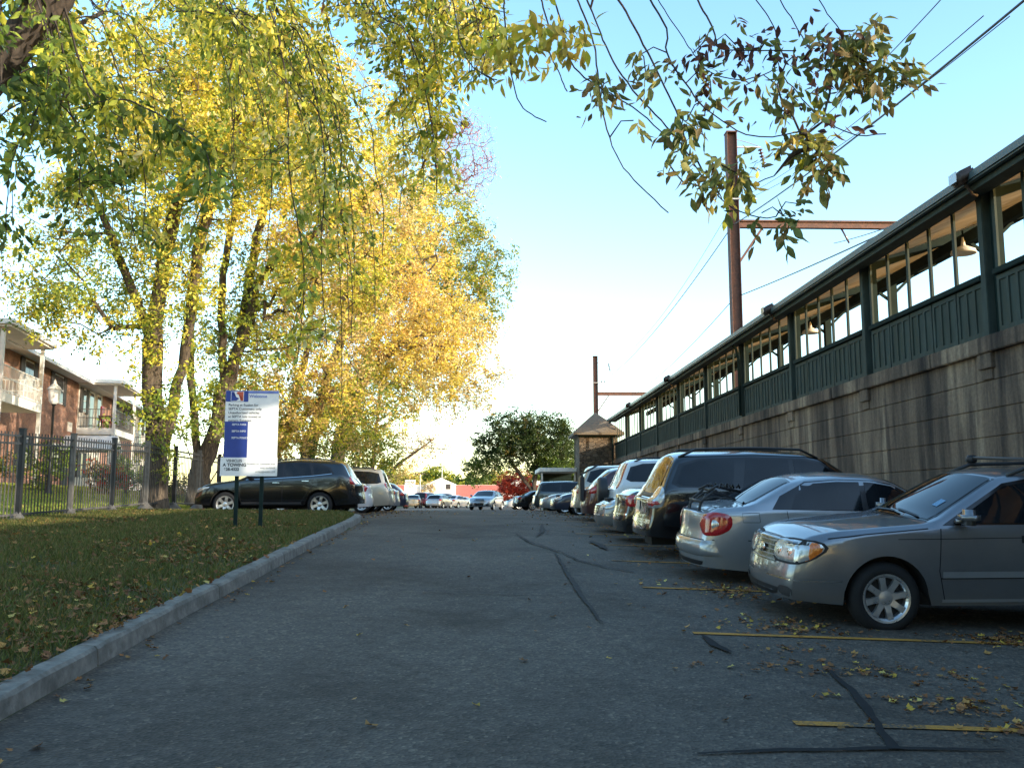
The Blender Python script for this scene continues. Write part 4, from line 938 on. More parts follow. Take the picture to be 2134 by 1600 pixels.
            for A_, B_ in zip(vs, vs[1:]):
                for j in range(4): rb.faces.new((A_[j], A_[(j + 1) % 4], B_[(j + 1) % 4], B_[j]))
        fix(rb); rme = bpy.data.meshes.new('rim'); rb.to_mesh(rme); rb.free(); rme.materials.append(M['rim'])
        bb = bmesh.new(); lathe(bb, [(.0005, w / 2 - .075), (rr - .034, w / 2 - .08)], 'y', 24); fix(bb); bme = bpy.data.meshes.new('brake_disc'); bb.to_mesh(bme); bb.free(); bme.materials.append(M['rimdark'])
        for dw in (T['fo'], T['fo'] + T['wb']):
            for sg in (1, -1):
                o = bpy.data.objects.new('wheel', tme); COL.objects.link(o); o.parent = s.root
                o.location = (s.X(dw) * s.sL, sg * (T['W'] / 2 * s.sW - w / 2 - .012), r)
                if sg < 0: o.rotation_euler = (0, 0, math.pi)
                for nm, me in (('rim', rme), ('brake_disc', bme)):
                    c = bpy.data.objects.new(nm, me); COL.objects.link(c); c.parent = o
    def common(s):
        T = s.T
        s.decal('window_trim', T['dlo'], 90, M['gloss_black'], .004, 0, .07)
        for p in T['panes']: s.decal('side_window', p, 90, s.glass, .008, 0, .07)
        (d0, h0), (d1, h1) = T['wind']; k = 6
        def band(d0, h0, d1, h1, bow0, bow1):
            lo = [(d0 + bow0 * (1 - (y / h0) ** 2), y) for y in np.linspace(-h0, h0, 9)]; up = [(d1 + bow1 * (1 - (y / h1) ** 2), y) for y in np.linspace(h1, -h1, 9)]; return lo + up
        s.decal('windscreen_frame', band(d0 - .03, h0 + .03, d1 + .03, h1 + .03, -.10, -.06), 0, M['gloss_black'], .003, 0, .08, both=False, tops=True)
        s.decal('windscreen', band(d0, h0, d1, h1, -.08, -.05), 0, s.glass, .007, 0, .08, both=False, tops=True)
        (d0, h0), (d1, h1) = T['rear']
        s.decal('rear_window_frame', band(d1 + .02, h1 + .02, d0 - .03, h0 + .03, .0, -.03), 0, M['gloss_black'], .003, 0, .06, both=False, tops=True)
        s.decal('rear_window', band(d1 - .01, h1 - .01, d0, h0, .0, -.02), 0, s.glass, .007, 0, .06, both=False, tops=True)
        if s.hi:
            for q in T['seams']: s.ribbon('door_seam', q, 90, M['seam'], .009)
            for d, z in T['handles']:
                s.decal('door_handle', [(d - .10, z - .012), (d + .09, z - .018), (d + .10, z + .012), (d - .08, z + .022)], 90, s.paint, .004, .03, .025)
        if s.hi:
            ra = T['r'] + .075
            for dw in (T['fo'], T['fo'] + T['wb']):
                s.ribbon('wheel_arch_lip', [(dw + ra * math.cos(a), T['r'] + ra * math.sin(a)) for a in np.linspace(.12, math.pi - .12, 19)], 90, s.paint, .03, .010)
            d0 = T['wind'][0][0]
            for ya, yb in ((-.58, .0), (-.02, .52)): s.decal('wiper', [(d0 + .01, ya), (d0 - .03, yb), (d0 - .005, yb), (d0 + .035, ya)], 0, M['blackplastic'], .018, 0, .06, both=False, tops=True)
        d, z = T['mirror']
        for sg in (1, -1):
            hit, nrm, *_ = s.bvh.ray_cast(Vector((s.X(d), sg * 3, z)), Vector((0, -sg, 0)))
            y = abs(hit.y) if hit else T['W'] / 2 * .85
            bm = bmesh.new(); box(bm, (s.X(d) - .07, y + .04, z - .03), (s.X(d) + .08, y + .25, z + .12), .05)
            for v in bm.verts:
                v.co.x += -.05 * (v.co.y - y) / .25
                if v.co.z < z + .02: v.co.y += .0
            bar(bm, (s.X(d) + .02, y - .04, z - .01), (s.X(d) + .01, y + .08, z + .01), .06, .04)
            if sg < 0:
                for v in bm.verts: v.co.y *= -1
                fix(bm)
            o = obj('mirror', bm, s.paint, s.root, True); s.scale_mesh(o.data)
    @staticmethod
    def round_(poly, n=2):
        for _ in range(n):
            out = []
            for a, b in zip(poly, poly[1:] + poly[:1]): out += [(a[0] * .78 + b[0] * .22, a[1] * .78 + b[1] * .22), (a[0] * .22 + b[0] * .78, a[1] * .22 + b[1] * .78)]
            poly = out
        return poly
    def tail(s, poly, ang=150, mat=None, nm='tail_light', inflate=.015):
        """lamp at the left rear corner; poly relative to the corner"""
        return s.decal(nm, s.round_(poly), ang, mat or M['redlens'], .006, inflate, .035, org=(-s.L / 2, s.T['W'] / 2 * .86, 0))
    def head(s, poly, ang=35, mat=None, nm='headlight', inflate=.012):
        return s.decal(nm, s.round_(poly, 1), ang, mat or M['lens'], .006, inflate, .035, org=(s.L / 2, s.T['W'] / 2 * .86, 0))
    def rack_rails(s, d0, d1, y, h=.07):
        for sg in (1, -1):
            P = []
            for d in np.linspace(d0, d1, 9):
                hit, *_ = s.bvh.ray_cast(Vector((s.X(d), sg * y, 3)), Vector((0, 0, -1))); zz = hit.z if hit else s.T['roofz']
                e = min(1, min(d - d0, d1 - d) / .2); P.append((s.X(d), sg * y, zz + h * e + .005))
            bm = bmesh.new(); tube(bm, P, .02, 8); o = obj('roof_rail', bm, M['blackplastic'], s.root, True); s.scale_mesh(o.data)
    def plate(s, ang, z, w=.15):
        s.decal('licence_plate', [(-w, z - .075), (w, z - .075), (w, z + .075), (-w, z + .075)], ang, M['plate'], .012, 0, .05, both=False)
silver_grey = paint('silver_grey_paint', (.185, .195, .21), .7, .3, .2); silver = paint('silver_paint', (.31, .33, .35), .6, .3, .25); blackp = paint('black_paint', (.002, .0025, .004), 0, .2, .05)
white_p = paint('white_car_paint', (.66, .66, .65), 0, .3); champagne = paint('champagne_paint', (.40, .36, .29), .4, .35); darkblue = paint('dark_blue_paint', (.012, .02, .05), .3, .28)
darkred = paint('dark_red_paint', (.055, .012, .012), .3, .28); greenish = paint('dark_teal_paint', (.02, .035, .045), .4, .3); grey_p = paint('mid_grey_paint', (.22, .22, .215), .5, .34); redp = paint('red_car_paint', (.22, .02, .02), .2, .3); beige = paint('beige_paint', (.33, .27, .18), .4, .35)
GR = 'cars parked along the station wall'; GL = 'cars parked on the left beyond the lawn'; GF = 'cars parked in the far lot'
def place(nose_x, yc, out, L):   # out=True: nose toward the road
    x = nose_x + L / 2
    return (x, yc, road_z(x, yc)), (math.pi if out else 0.0), math.atan(road_slope(yc))
def grille(c, y, z0, z1, bars, tilt=.0, mat=None):
    c.decal('grille', [(-y, z1), (-y * .92, z0), (y * .92, z0), (y, z1)], 0, M['gloss_black'], .005, 0, .05, both=False)
    for i in range(bars):
        z = z0 + (z1 - z0) * (i + .5) / bars; h = (z1 - z0) / bars * .12; yy = y * (.9 + .07 * (z - z0) / (z1 - z0))
        c.decal('grille_bar', [(-yy, z - h), (yy, z - h), (yy, z + h), (-yy, z + h)], 0, mat or M['chrome'], .010, .004, .05, both=False)
# 1 silver grey wagon, nose to the road
loc, rz, tl = place(2.97, 9.78, True, 4.485)
c = Car('parked_wagon', 'forester', 'silver grey wagon nearest the camera with black roof rails, nose pointing at the roadway', loc, rz, silver_grey, GR, True, tilt=tl, spokes=8)
grille(c, .40, .63, .855, 5, mat=M['satin'])
em = c.decal('emblem', [(.085 * math.cos(t) , .745 + .05 * math.sin(t)) for t in np.linspace(0, 2 * math.pi, 17)[:-1]], 0, M['chrome'], .026, .006, .02, both=False)
for (a, b_) in ((-.045, .758), (0, .73), (.02, .752), (.045, .735), (.035, .765), (.055, .75)): c.decal('emblem_star', [(a + .011 * math.cos(t) * (1 if i % 2 == 0 else .4), b_ + .011 * math.sin(t) * (1 if i % 2 == 0 else .4)) for i, t in enumerate(np.linspace(0, 2 * math.pi, 9)[:-1])], 0, M['lens'], .036, 0, .02, both=False)
c.head([(-.36, .86), (-.37, .645), (.02, .64), (.17, .69), (.30, .80), (.24, .875), (-.05, .885)], 42, M['seam'], 'headlight_surround', 0)
hl = c.head([(-.34, .845), (-.35, .665), (.02, .66), (.15, .70), (.27, .80), (.22, .86), (-.05, .87)], 42, None, 'headlight', .008)
c.head([(.09, .675), (.16, .705), (.265, .80), (.215, .855), (.13, .862)], 42, M['amber'], 'turn_signal', .013)
for a in (-.24, -.07): c.head([(a + .07 * math.cos(t), .765 + .07 * math.sin(t)) for t in np.linspace(0, 2 * math.pi, 13)[:-1]], 42, M['chrome'], 'headlight_bowl', .01)
c.decal('lower_intake', [(-.5, .40), (-.44, .29), (.44, .29), (.5, .40)], 0, M['blackplastic'], .005, 0, .06, both=False)
c.decal('bumper_lip', [(-.62, .275), (-.62, .255), (.62, .255), (.62, .275)], 0, M['silverlip'] if 'silverlip' in M else M['chrome'], .012, 0, .06, both=False)
c.head([(-.25, .43), (-.22, .34), (-.02, .335), (-.02, .43)], 30, M['blackplastic'], 'fog_light', .0)
c.decal('bumper_crease', [(-.42, .505), (-.42, .492), (.45, .492), (.45, .505)], 45, M['chrome'], .006, 0, .06, org=(c.L / 2, c.T['W'] / 2 * .86, 0))
c.ribbon('side_moulding', [(1.42, .565), (3.15, .575)], 90, silver, .06, .012); c.ribbon('side_moulding', [(1.40, .53), (3.15, .54)], 90, M['seam'], .012, .008)
c.ribbon('sill_trim', [(1.42, .315), (3.2, .325)], 90, silver, .03, .008); c.ribbon('crease_line', [(1.0, .90), (1.5, .905), (3.9, .94)], 90, M['seam'], .007, .004)
c.decal('door_handle_cup', [(2.2, .865), (2.52, .865), (2.52, .935), (2.2, .935)], 90, M['seam'], .003, 0, .05)
c.ribbon('bonnet_seam', [(.34, .90), (.7, .945), (1.3, 1.0)], 90, M['seam'], .008)
c.decal('inspection_sticker', [(1.56, .50), (1.56, .40), (1.66, .40), (1.66, .50)], 0, pm('sticker_blue', (.12, .25, .4), .5, var=.4, scale=60), .012, 0, .04, both=False, tops=True)
c.rack_rails(2.25, 4.0, .56); 
for d in (2.5, 3.5):
    bm = bmesh.new(); z = 1.66; tube(bm, [(c.X(d), -.6, z - .03), (c.X(d), -.56, z), (c.X(d), .56, z), (c.X(d), .6, z - .03)], .018, 8)
    for sg in (1, -1): box(bm, (c.X(d) - .05, sg * .58 - .045, z - .06), (c.X(d) + .05, sg * .58 + .045, z + .03), .015)
    obj('cross_bar', bm, M['blackplastic'], c.root, True)
c.tail([(-.14, 1.0), (-.14, .72), (.08, .72), (.08, 1.0)])
# 2 silver sedan, tail to the road, with rack
loc, rz, tl = place(2.75, 12.42, False, 4.465)
c = Car('parked_sedan', 'sedan', 'silver sedan with a black boot rack, tail out, beside the silver grey wagon', loc, rz, silver, GR, True, tilt=tl, spokes=5)
c.tail([(-.26, .93), (-.27, .75), (-.14, .655), (.06, .66), (.18, .78), (.10, .92), (-.06, .955)], 145)
c.tail([(-.16, .86), (-.17, .76), (-.08, .72), (-.02, .78), (-.06, .88)], 145, M['lens'], 'reverse_lamp', .02)
c.plate(180, .50); c.decal('rear_bumper', [(-.79, .60), (-.80, .40), (.80, .40), (.79, .60)], 180, silver, .004, .035, .05, both=False); c.decal('rear_valance', [(-.7, .34), (-.6, .255), (.6, .255), (.7, .34)], 180, M['blackplastic'], .006, 0, .06, both=False); c.decal('rear_bumper_seam', [(-.86, .612), (-.86, .60), (.86, .60), (.86, .612)], 180, M['seam'], .004, 0, .08, both=False)
c.ribbon('fuel_flap', [(3.78, .83), (3.99, .83), (4.0, .94), (3.79, .95), (3.78, .83)], 90, M['seam'], .006)
SED = c
t = empty('boot_rack', c.root.matrix_basis @ Vector((-c.L / 2 + .2, 0, .9)), 0, 'black folding bicycle rack strapped to the boot of the silver sedan', 'bike rack'); t.rotation_mode = 'ZYX'; t.rotation_euler = c.root.rotation_euler
for y in (-.28, .28): mtube('frame', [(.28, y, .20), (.06, y, .30), (-.12, y, .16), (-.17, y, -.1), (-.12, y, -.38)], .018, M['blackplastic'], t)
for (x, z) in ((.06, .3), (-.17, -.1), (-.12, -.38), (-.12, .16)): mtube('cross_tube', [(x, -.34, z), (x, .34, z)], .02, M['blackplastic'], t)
for y in (-.28, .28): mtube('arm', [(-.02, y, .29), (.1, y * .9, .36), (.42, y * .85, .28)], .018, M['blackplastic'], t); mtube('strap', [(.3, y * 1.5, .2), (.05, y * 1.2, .22), (-.1, y, .18)], .01, M['blackplastic'], t, 5); mtube('strap', [(-.15, y * 1.6, -.3), (-.2, y * 1.4, -.1), (-.14, y, .1), (.0, y * .3, .25)], .013, M['blackplastic'], t, 5)
for i in range(4): mtube('cradle', [(.12 + i * .08, -.3 + i * .02, .33), (.14 + i * .08, -.26, .38), (.17 + i * .08, -.22, .33)], .014, M['blackplastic'], t, 6); mtube('cradle', [(.12 + i * .08, .3, .33), (.14 + i * .08, .26, .38), (.17 + i * .08, .22, .33)], .014, M['blackplastic'], t, 6)
# 3 black SUV, tail out
loc, rz, tl = place(2.55, 15.15, False, 4.9)
c = Car('parked_suv', 'suv', 'big glossy black suv with roof rails, tail to the roadway, beyond the silver sedan', loc, rz, blackp, GR, True, tilt=tl, spokes=5)
c.tail([(-.20, 1.17), (-.22, .86), (-.05, .84), (.16, .84), (.20, 1.0), (.08, 1.18)], 140, M['lens'], 'tail_light'); c.tail([(-.18, .98), (-.18, .86), (.15, .85), (.17, .97)], 140, M['redlens'], 'brake_lamp', .022)
c.rack_rails(2.2, 4.4, .62, .09); c.plate(180, .86); c.decal('rear_bumper_pad', [(-.8, .66), (-.8, .60), (.8, .60), (.8, .66)], 180, M['chrome'], .01, .01, .08, both=False)
c.decal('rear_garnish', [(-.5, 1.06), (-.5, 1.0), (.5, 1.0), (.5, 1.06)], 180, M['blackplastic'], .012, .01, .06, both=False)
# 4 dark sedan tail out
loc, rz, tl = place(2.60, 17.75, False, 4.6)
c = Car('parked_sedan', 'sedan', 'black sedan tail out, tucked between the black suv and the grey saloon', loc, rz, blackp, GR, False, 1.03, 1.02, tilt=tl)
c.tail([(-.30, .93), (-.3, .74), (.02, .72), (.14, .80), (.10, .93)], 145); c.plate(180, .80); c.decal('bumper_strip', [(-.8, .60), (-.8, .57), (.8, .57), (.8, .60)], 180, M['chrome'], .01, 0, .1, both=False)
# 5 grey saloon nose out
loc, rz, tl = place(2.55, 20.4, True, 4.7)
c = Car('parked_sedan', 'sedan', 'silver grey saloon with upright chrome grille, nose out, beyond the black sedan', loc, rz, grey_p, GR, False, 1.05, 1., tilt=tl)
grille(c, .34, .48, .74, 5); c.head([(-.30, .74), (-.28, .58), (.08, .58), (.18, .70), (.10, .76)], 35); c.decal('bumper_strip', [(-.8, .47), (-.8, .44), (.8, .44), (.8, .47)], 0, M['chrome'], .01, 0, .1, both=False)
# 6 white suv tail out with spare wheel
loc, rz, tl = place(3.1, 23.05, False, 4.55)
c = Car('parked_suv', 'suv', 'white suv with tall red tail lamps and a covered spare wheel, tail out', loc, rz, white_p, GR, False, .93, .99, .95, tilt=tl)
c.tail([(-.12, 1.62), (-.13, 1.0), (.10, .98), (.13, 1.2), (.06, 1.62)], 140); c.rack_rails(2.3, 4.3, .6)
bm = bmesh.new(); lathe(bm, [(.01, -.1), (.30, -.1), (.335, -.05), (.335, .1)], 'x', 24, (-c.L / 2 * .93 - .15, .05, .93)); obj('spare_wheel', fix(bm), M['blackplastic'], c.root, True); c.plate(180, .62)
# 7 dark red suv tail out
loc, rz, tl = place(2.85, 25.75, False, 4.4)
c = Car('parked_hatchback', 'hatch', 'dark red hatchback with a black rear bicycle rack, tail out, left of the white suv', loc, rz, darkred, GR, False, 1.02, 1.1, tilt=tl)
c.tail([(-.2, .95), (-.2, .78), (.1, .76), (.14, .95)], 145); c.plate(180, .55)
t = empty('rear_bike_rack', c.root.matrix_basis @ Vector((-c.L / 2, 0, .85)), 0, 'black bicycle rack folded upright on the back of the dark red hatchback', 'bike rack')
bm = bmesh.new(); box(bm, (-.22, -.3, -.25), (-.1, .3, .45), .03); obj('folded_frame', bm, M['blackplastic'], t); mtube('mast', [(-.1, 0, -.4), (-.14, 0, .5)], .03, M['blackplastic'], t)
for y in (-.25, .25): mtube('arm', [(-.14, y, .5), (.3, y, .75)], .02, M['blackplastic'], t)
# 8.. further along
loc, rz, tl = place(2.75, 28.4, False, 4.5)
c = Car('parked_suv', 'suv', 'champagne suv with a steep tail, tail out, left of the dark red hatchback', loc, rz, champagne, GR, False, .92, .96, tilt=tl); c.tail([(-.18, 1.1), (-.18, .85), (.1, .84), (.14, 1.1)], 145); c.plate(180, .7)
loc, rz, tl = place(2.75, 36.3, True, 4.6)
c = Car('parked_sedan', 'sedan', 'dark blue sedan nose out, beyond the champagne suv', loc, rz, darkblue, GR, False, 1.04, 1., tilt=tl); grille(c, .3, .42, .72, 4); c.head([(-.32, .73), (-.3, .60), (.08, .60), (.2, .70), (.1, .75)], 35); 
loc, rz, tl = place(2.65, 41.6, True, 4.6)
c = Car('parked_sedan', 'sedan', 'pale silver sedan nose out, beside the dark blue sedan', loc, rz, silver, GR, False, 1.04, 1.0, tilt=tl); grille(c, .34, .5, .72, 3); c.head([(-.32, .73), (-.3, .60), (.08, .60), (.2, .70), (.1, .75)], 35)
loc, rz, tl = place(2.95, 54, False, 5.0)
c = Car('parked_minivan', 'van', 'dark teal minivan with its tail to the road, beyond the nose-out sedans', loc, rz, greenish, GR, False, 1, 1., tilt=tl); c.tail([(-.14, 1.2), (-.14, .85), (.1, .84), (.12, 1.2)], 145, M['lens']); c.plate(180, .9)
loc, rz, tl = place(2.15, 66.5, False, 4.4)
c = Car('parked_coupe', 'sedan', 'small black coupe seen side on with pale alloy wheels, left of the dark teal minivan', loc, R(14), blackp, GR, False, .98, .98, tilt=tl); c.tail([(-.2, .93), (-.2, .78), (.1, .76), (.14, .93)], 145)
loc, rz, tl = place(1.75, 75, True, 4.5)
c = Car('parked_sedan', 'sedan', 'white sedan just right of the approaching silver hatchback', loc, rz + R(10), white_p, GR, False, 1, 1., tilt=tl); c.head([(-.32, .73), (-.3, .60), (.08, .60), (.2, .70), (.1, .75)], 35)
# driving car
x = .22; y = 69.5
c = Car('moving_hatchback', 'hatch', 'silver hatchback driving toward the camera down the middle of the lane', (x, y, road_z(x, y)), R(-90 - 14), silver, None, True, spokes=5)
grille(c, .36, .33, .52, 3, mat=M['blackplastic']); c.decal('upper_grille', [(-.4, .70), (-.38, .66), (.38, .66), (.4, .70)], 0, M['gloss_black'], .006, 0, .06, both=False); c.head([(-.32, .76), (-.28, .64), (.08, .66), (.28, .80), (.1, .82)], 35); c.head([(-.3, .46), (-.3, .34), (-.05, .36), (-.05, .44)], 30, M['gloss_black'], 'fog_light', 0)
# ---- left row
def place_l(tail_x, yc, L): x = tail_x - L / 2; return (x, yc, road_z(x, yc)), math.pi, math.atan(road_slope(yc))
loc, rz, tl = place_l(-3.66, 27.95, 4.685)
c = Car('parked_suv', 'kia', 'black suv with silver alloy wheels seen side on behind the parking sign', loc, rz, blackp, GL, True, spokes=6, tilt=tl)
c.tail([(-.16, 1.16), (-.2, .96), (.0, .93), (.30, 1.02), (.34, 1.10), (.1, 1.17)], 140); c.head([(-.3, .80), (-.28, .68), (.1, .70), (.42, .86), (.2, .86)], 40); c.rack_rails(2.2, 4.0, .6, .05); c.plate(180, .8)
c.ribbon('window_chrome', [(1.5, 1.065), (2.5, 1.115), (3.4, 1.175), (3.96, 1.24)], 90, M['chrome'], .014, .012); c.ribbon('sill_trim', [(1.4, .40), (3.1, .40)], 90, M['blackplastic'], .06, .006)
for d, z in c.T['handles']: c.decal('handle_bar', [(d - .11, z - .012), (d + .09, z - .012), (d + .09, z + .014), (d - .11, z + .014)], 90, M['chrome'], .03, .012, .03)
loc, rz, tl = place_l(-3.72, 30.7, 4.5)
c = Car('parked_sedan', 'sedan', 'white sedan with raked red tail lamps just behind the black suv', loc, rz, white_p, GL, False, 1., 1., spokes=7, tilt=tl); c.tail([(-.2, .95), (-.22, .76), (.0, .72), (.22, .90), (.14, .96)], 140); c.plate(180, .75)
loc, rz, tl = place_l(-3.55, 36.5, 5.08)
c = Car('parked_minivan', 'van', 'champagne minivan with a roof rack beyond the white sedan', loc, rz, champagne, GL, False, tilt=tl); c.tail([(-.16, 1.16), (-.2, .98), (.0, .92), (.22, .95), (.2, 1.14)], 140); c.rack_rails(2.6, 4.5, .62, .07); c.plate(180, .9)
loc, rz, tl = place_l(-3.9, 42.0, 4.3)
c = Car('parked_sedan', 'sedan', 'pale silver sedan past the champagne minivan', loc, rz, silver, GL, False, .98, 1., tilt=tl); c.tail([(-.2, .95), (-.22, .78), (.05, .76), (.1, .94)], 140)
loc, rz, tl = place_l(-3.9, 47.4, 4.4)
c = Car('parked_hatchback', 'hatch', 'dark blue hatchback at the far end of the left row', loc, rz, darkblue, GL, False, tilt=tl); c.tail([(-.2, .95), (-.22, .78), (.05, .76), (.1, .94)], 140)
# ---- far lot
for px, Y, kind, pmat, rzd, lab in [(864, 100, 'sedan', beige, 90, 'beige sedan in the far lot, leftmost of the distant cars'), (893, 104, 'suv', redp, 70, 'red suv in the far lot beside the beige sedan'), (917, 99, 'hatch', silver, 75, 'silver hatchback in the far lot right of the red suv'), (930, 112, 'van', darkred, 62, 'dark minivan in the far lot behind the silver hatchback'), (952, 106, 'sedan', white_p, 65, 'white sedan in the far lot, rightmost of the distant group'), (832, 92, 'sedan', redp, 100, 'red sedan in the far lot half hidden by the left row'), (968, 130, 'sedan', silver, 80, 'tiny pale sedan left of the approaching hatchback')]:
    X = (px - VX) / F * Y; c = Car('parked_' + {'sedan': 'sedan', 'suv': 'suv', 'hatch': 'hatchback', 'van': 'minivan'}[kind], kind, lab, (X, Y, road_z(X, Y)), R(rzd), pmat, GF, False)
    c.tail([(-.2, .95), (-.22, .78), (.05, .76), (.1, .94)], 140)
# ------------------------------------------------------------------ trees
def hsvj(c, n, jit):
    c = np.asarray(c, dtype=np.float32); v = 1 + RNG.normal(0, jit, (n, 1)); h = 1 + RNG.normal(0, jit * .4, (n, 3)); return np.clip(c * v * h, .004, .95)
def palette(cols, w, n):
    cols = np.array(cols, dtype=np.float32); w = np.array(w, float); return cols[RNG.choice(len(cols), n, p=w / w.sum())]
def leaf_quads(P, size, cols, droop=.5, aspect=.5, outward=None):
    """folded rhombic leaves: P (n,3) positions"""
    n = len(P); d = RNG.normal(0, 1, (n, 3)); d[:, 2] = d[:, 2] * .7 - droop
    d /= np.linalg.norm(d, axis=1, keepdims=True); q = RNG.normal(0, 1, (n, 3)); s = np.cross(d, q); s /= np.linalg.norm(s, axis=1, keepdims=True) + 1e-9
    l = size * (1 + RNG.normal(0, .25, (n, 1))).clip(.45, 1.8); w = l * aspect
    up = np.cross(s, d) * l * .12
    V = np.stack([P, P + d * l * .5 + s * w * .5 + up, P + d * l, P + d * l * .5 - s * w * .5 + up], 1).reshape(-1, 3)
    Q = np.arange(n * 4).reshape(-1, 4); return V, Q, np.repeat(cols, 4, 0)
def leaflets(P, D, size, cols, aspect=.42):
    """detailed pointed leaves for branches near the camera: 6 faces each"""
    n = len(P); d = D / (np.linalg.norm(D, axis=1, keepdims=True) + 1e-9); q = RNG.normal(0, 1, (n, 3)); q[:, 2] += .3; s = np.cross(d, q); s /= np.linalg.norm(s, axis=1, keepdims=True) + 1e-9; u = np.cross(s, d)
    l = size * (1 + RNG.normal(0, .2, (n, 1))).clip(.5, 1.6); w = l * aspect * .5; curl = RNG.normal(.1, .12, (n, 1))
    pr = [(0, 0), (.22, .62), (.45, 1.), (.72, .7), (1., 0)]
    mid = [P + d * l * t - u * l * curl * t * t for t, _ in pr]
    V = [mid[0]]
    for k in (1, 2, 3):
        f = w * pr[k][1]; V += [mid[k] + s * f + u * f * .35, mid[k], mid[k] - s * f + u * f * .35]
    V += [mid[4]]
    V = np.stack(V, 1)
    idx = []
    Q = [(0, 1, 2, 2), (0, 2, 3, 3)]
    quads = [(1, 4, 5, 2), (2, 5, 6, 3), (4, 7, 8, 5), (5, 8, 9, 6)]
    tris = [(0, 1, 2), (0, 2, 3), (7, 10, 8), (8, 10, 9)]
    T = [t for q_ in quads for t in ((q_[0], q_[1], q_[2]), (q_[0], q_[2], q_[3]))] + tris
    T = np.array(T); base = (np.arange(n) * 11)[:, None, None]; return V.reshape(-1, 3), (T[None] + base).reshape(-1, 3), np.repeat(cols, 11, 0)
class Skel:
    def __init__(s): s.p = []; s.par = []; s.chains = []
    def add(s, p, par): s.p.append(np.array(p, float)); s.par.append(par); return len(s.p) - 1
    def path(s, pts, par=None, step=.5, wob=.06):
        pts = [np.array(p, float) for p in pts]; dense = []
        # catmull-rom resample
        Q = [pts[0] * 2 - pts[1]] + pts + [pts[-1] * 2 - pts[-2]]
        for i in range(1, len(Q) - 2):
            n = max(1, int(np.linalg.norm(Q[i + 1] - Q[i]) / step))
            for k in range(n):
                t = k / n; a, b, c, d = Q[i - 1], Q[i], Q[i + 1], Q[i + 2]
                dense.append(.5 * ((2 * b) + (-a + c) * t + (2 * a - 5 * b + 4 * c - d) * t * t + (-a + 3 * b - 3 * c + d) * t ** 3))
        dense.append(pts[-1]); ch = [] if par is None else [par]
        for i, q in enumerate(dense):
            if i == 0 and par is not None: continue
            j = s.add(q + RNG.normal(0, wob, 3) * (i > 0), ch[-1] if ch else -1); ch.append(j)
        s.chains.append(ch); return ch
    def grow(s, targets, step=.5, droop=.0, wob=.05, upbias=.35):
        P = np.array(s.p); par0 = len(s.p); tips = []
        # nearest first
        d0 = np.array([np.min(np.linalg.norm(P - t, axis=1)) for t in targets]); order = np.argsort(d0)
        cap = len(s.p) + len(targets) * 40; buf = np.zeros((cap, 3)); buf[:len(P)] = P; m = len(P)
        for oi in order:
            t = targets[oi]; dv = t - buf[:m]; dist = np.linalg.norm(dv, axis=1); cost = dist + upbias * np.maximum(0, -dv[:, 2]) * 1.5
            j = int(np.argmin(cost)); a = buf[j]; L = dist[j]
            if L < .12: tips.append(j); continue
            n = max(1, min(14, int(L / step))); ch = [j]; side = RNG.normal(0, .12 * L, 3); side[2] = abs(side[2]) * .7 + droop * L
            for k in range(1, n + 1):
                q = k / n; p = a + (t - a) * q + side * math.sin(math.pi * q) * .6 + RNG.normal(0, wob, 3) * (q < 1)
                i = s.add(p, ch[-1]); buf[m] = p; m += 1; ch.append(i)
            s.chains.append(ch); tips.append(ch[-1])
        return tips
    def radii(s, tip=.012, ex=2.2, base=None):
        n = len(s.p); acc = np.zeros(n)
        kids = np.zeros(n, int)
        for i in range(n):
            if s.par[i] >= 0: kids[s.par[i]] += 1
        for i in range(n - 1, -1, -1):
            if kids[i] == 0: acc[i] += tip ** ex
            if s.par[i] >= 0: acc[s.par[i]] += acc[i] * 1.0 + (tip * .12) ** ex
        r = acc ** (1 / ex)
        if base: r *= 1; f = base / r[0]; r = np.where(r > tip * 2, tip * 2 + (r - tip * 2) * (base - tip * 2) / max(1e-6, r[0] - tip * 2), r)
        return r
    def mesh(s, name, r, minr=0, maxr=99):
        V = []; Fq = []; c0 = 0; P = np.array(s.p)
        for ch in s.chains:
            if len(ch) < 2: continue
            ra = r[ch[1]]
            if not (minr <= ra < maxr): continue
            n = 14 if ra > .12 else 8 if ra > .05 else 5 if ra > .018 else 3
            pts = P[ch]; prev = None; rows = []
            for i in range(len(ch)):
                d = pts[min(i + 1, len(ch) - 1)] - pts[max(i - 1, 0)]; d = d / (np.linalg.norm(d) + 1e-9)
                sv = np.cross(d, (.3, .2, .93)) if prev is None else prev - d * np.dot(prev, d)
                if np.linalg.norm(sv) < 1e-4: sv = np.cross(d, (1, 0, 0))
                sv = sv / np.linalg.norm(sv); prev = sv; u = np.cross(d, sv); rad = r[ch[i]] if i > 0 else min(r[ch[0]], r[ch[1]] * 1.25)
                a = np.arange(n) * 2 * math.pi / n
                rr = rad * (1 + (.10 * np.sin(a * 3 + i * .35 + ch[0]) + .06 * np.sin(a * 5 - i * .6)) * (rad > .1))
                rows.append(pts[i] + np.outer(np.cos(a) * rr, sv) + np.outer(np.sin(a) * rr, u))
            for i in range(len(rows)):
                V.append(rows[i])
                if i:
                    b0 = c0 + (i - 1) * n; b1 = c0 + i * n
                    for k in range(n): Fq.append((b0 + k, b0 + (k + 1) % n, b1 + (k + 1) % n, b1 + k))
            c0 += n * len(rows)
        if not V: return None
        me = npmesh(name, np.concatenate(V), quads=Fq); me.shade_smooth(); return me
def ellipsoid_points(c, rad, n, shell=.35, keep=None):
    out = []
    while len(out) < n:
        v = RNG.normal(0, 1, 3); v /= np.linalg.norm(v); q = (shell + (1 - shell) * RNG.random() ** .6)
        p = np.array(c) + v * np.array(rad) * q
        if keep is None or keep(p): out.append(p)
    return out
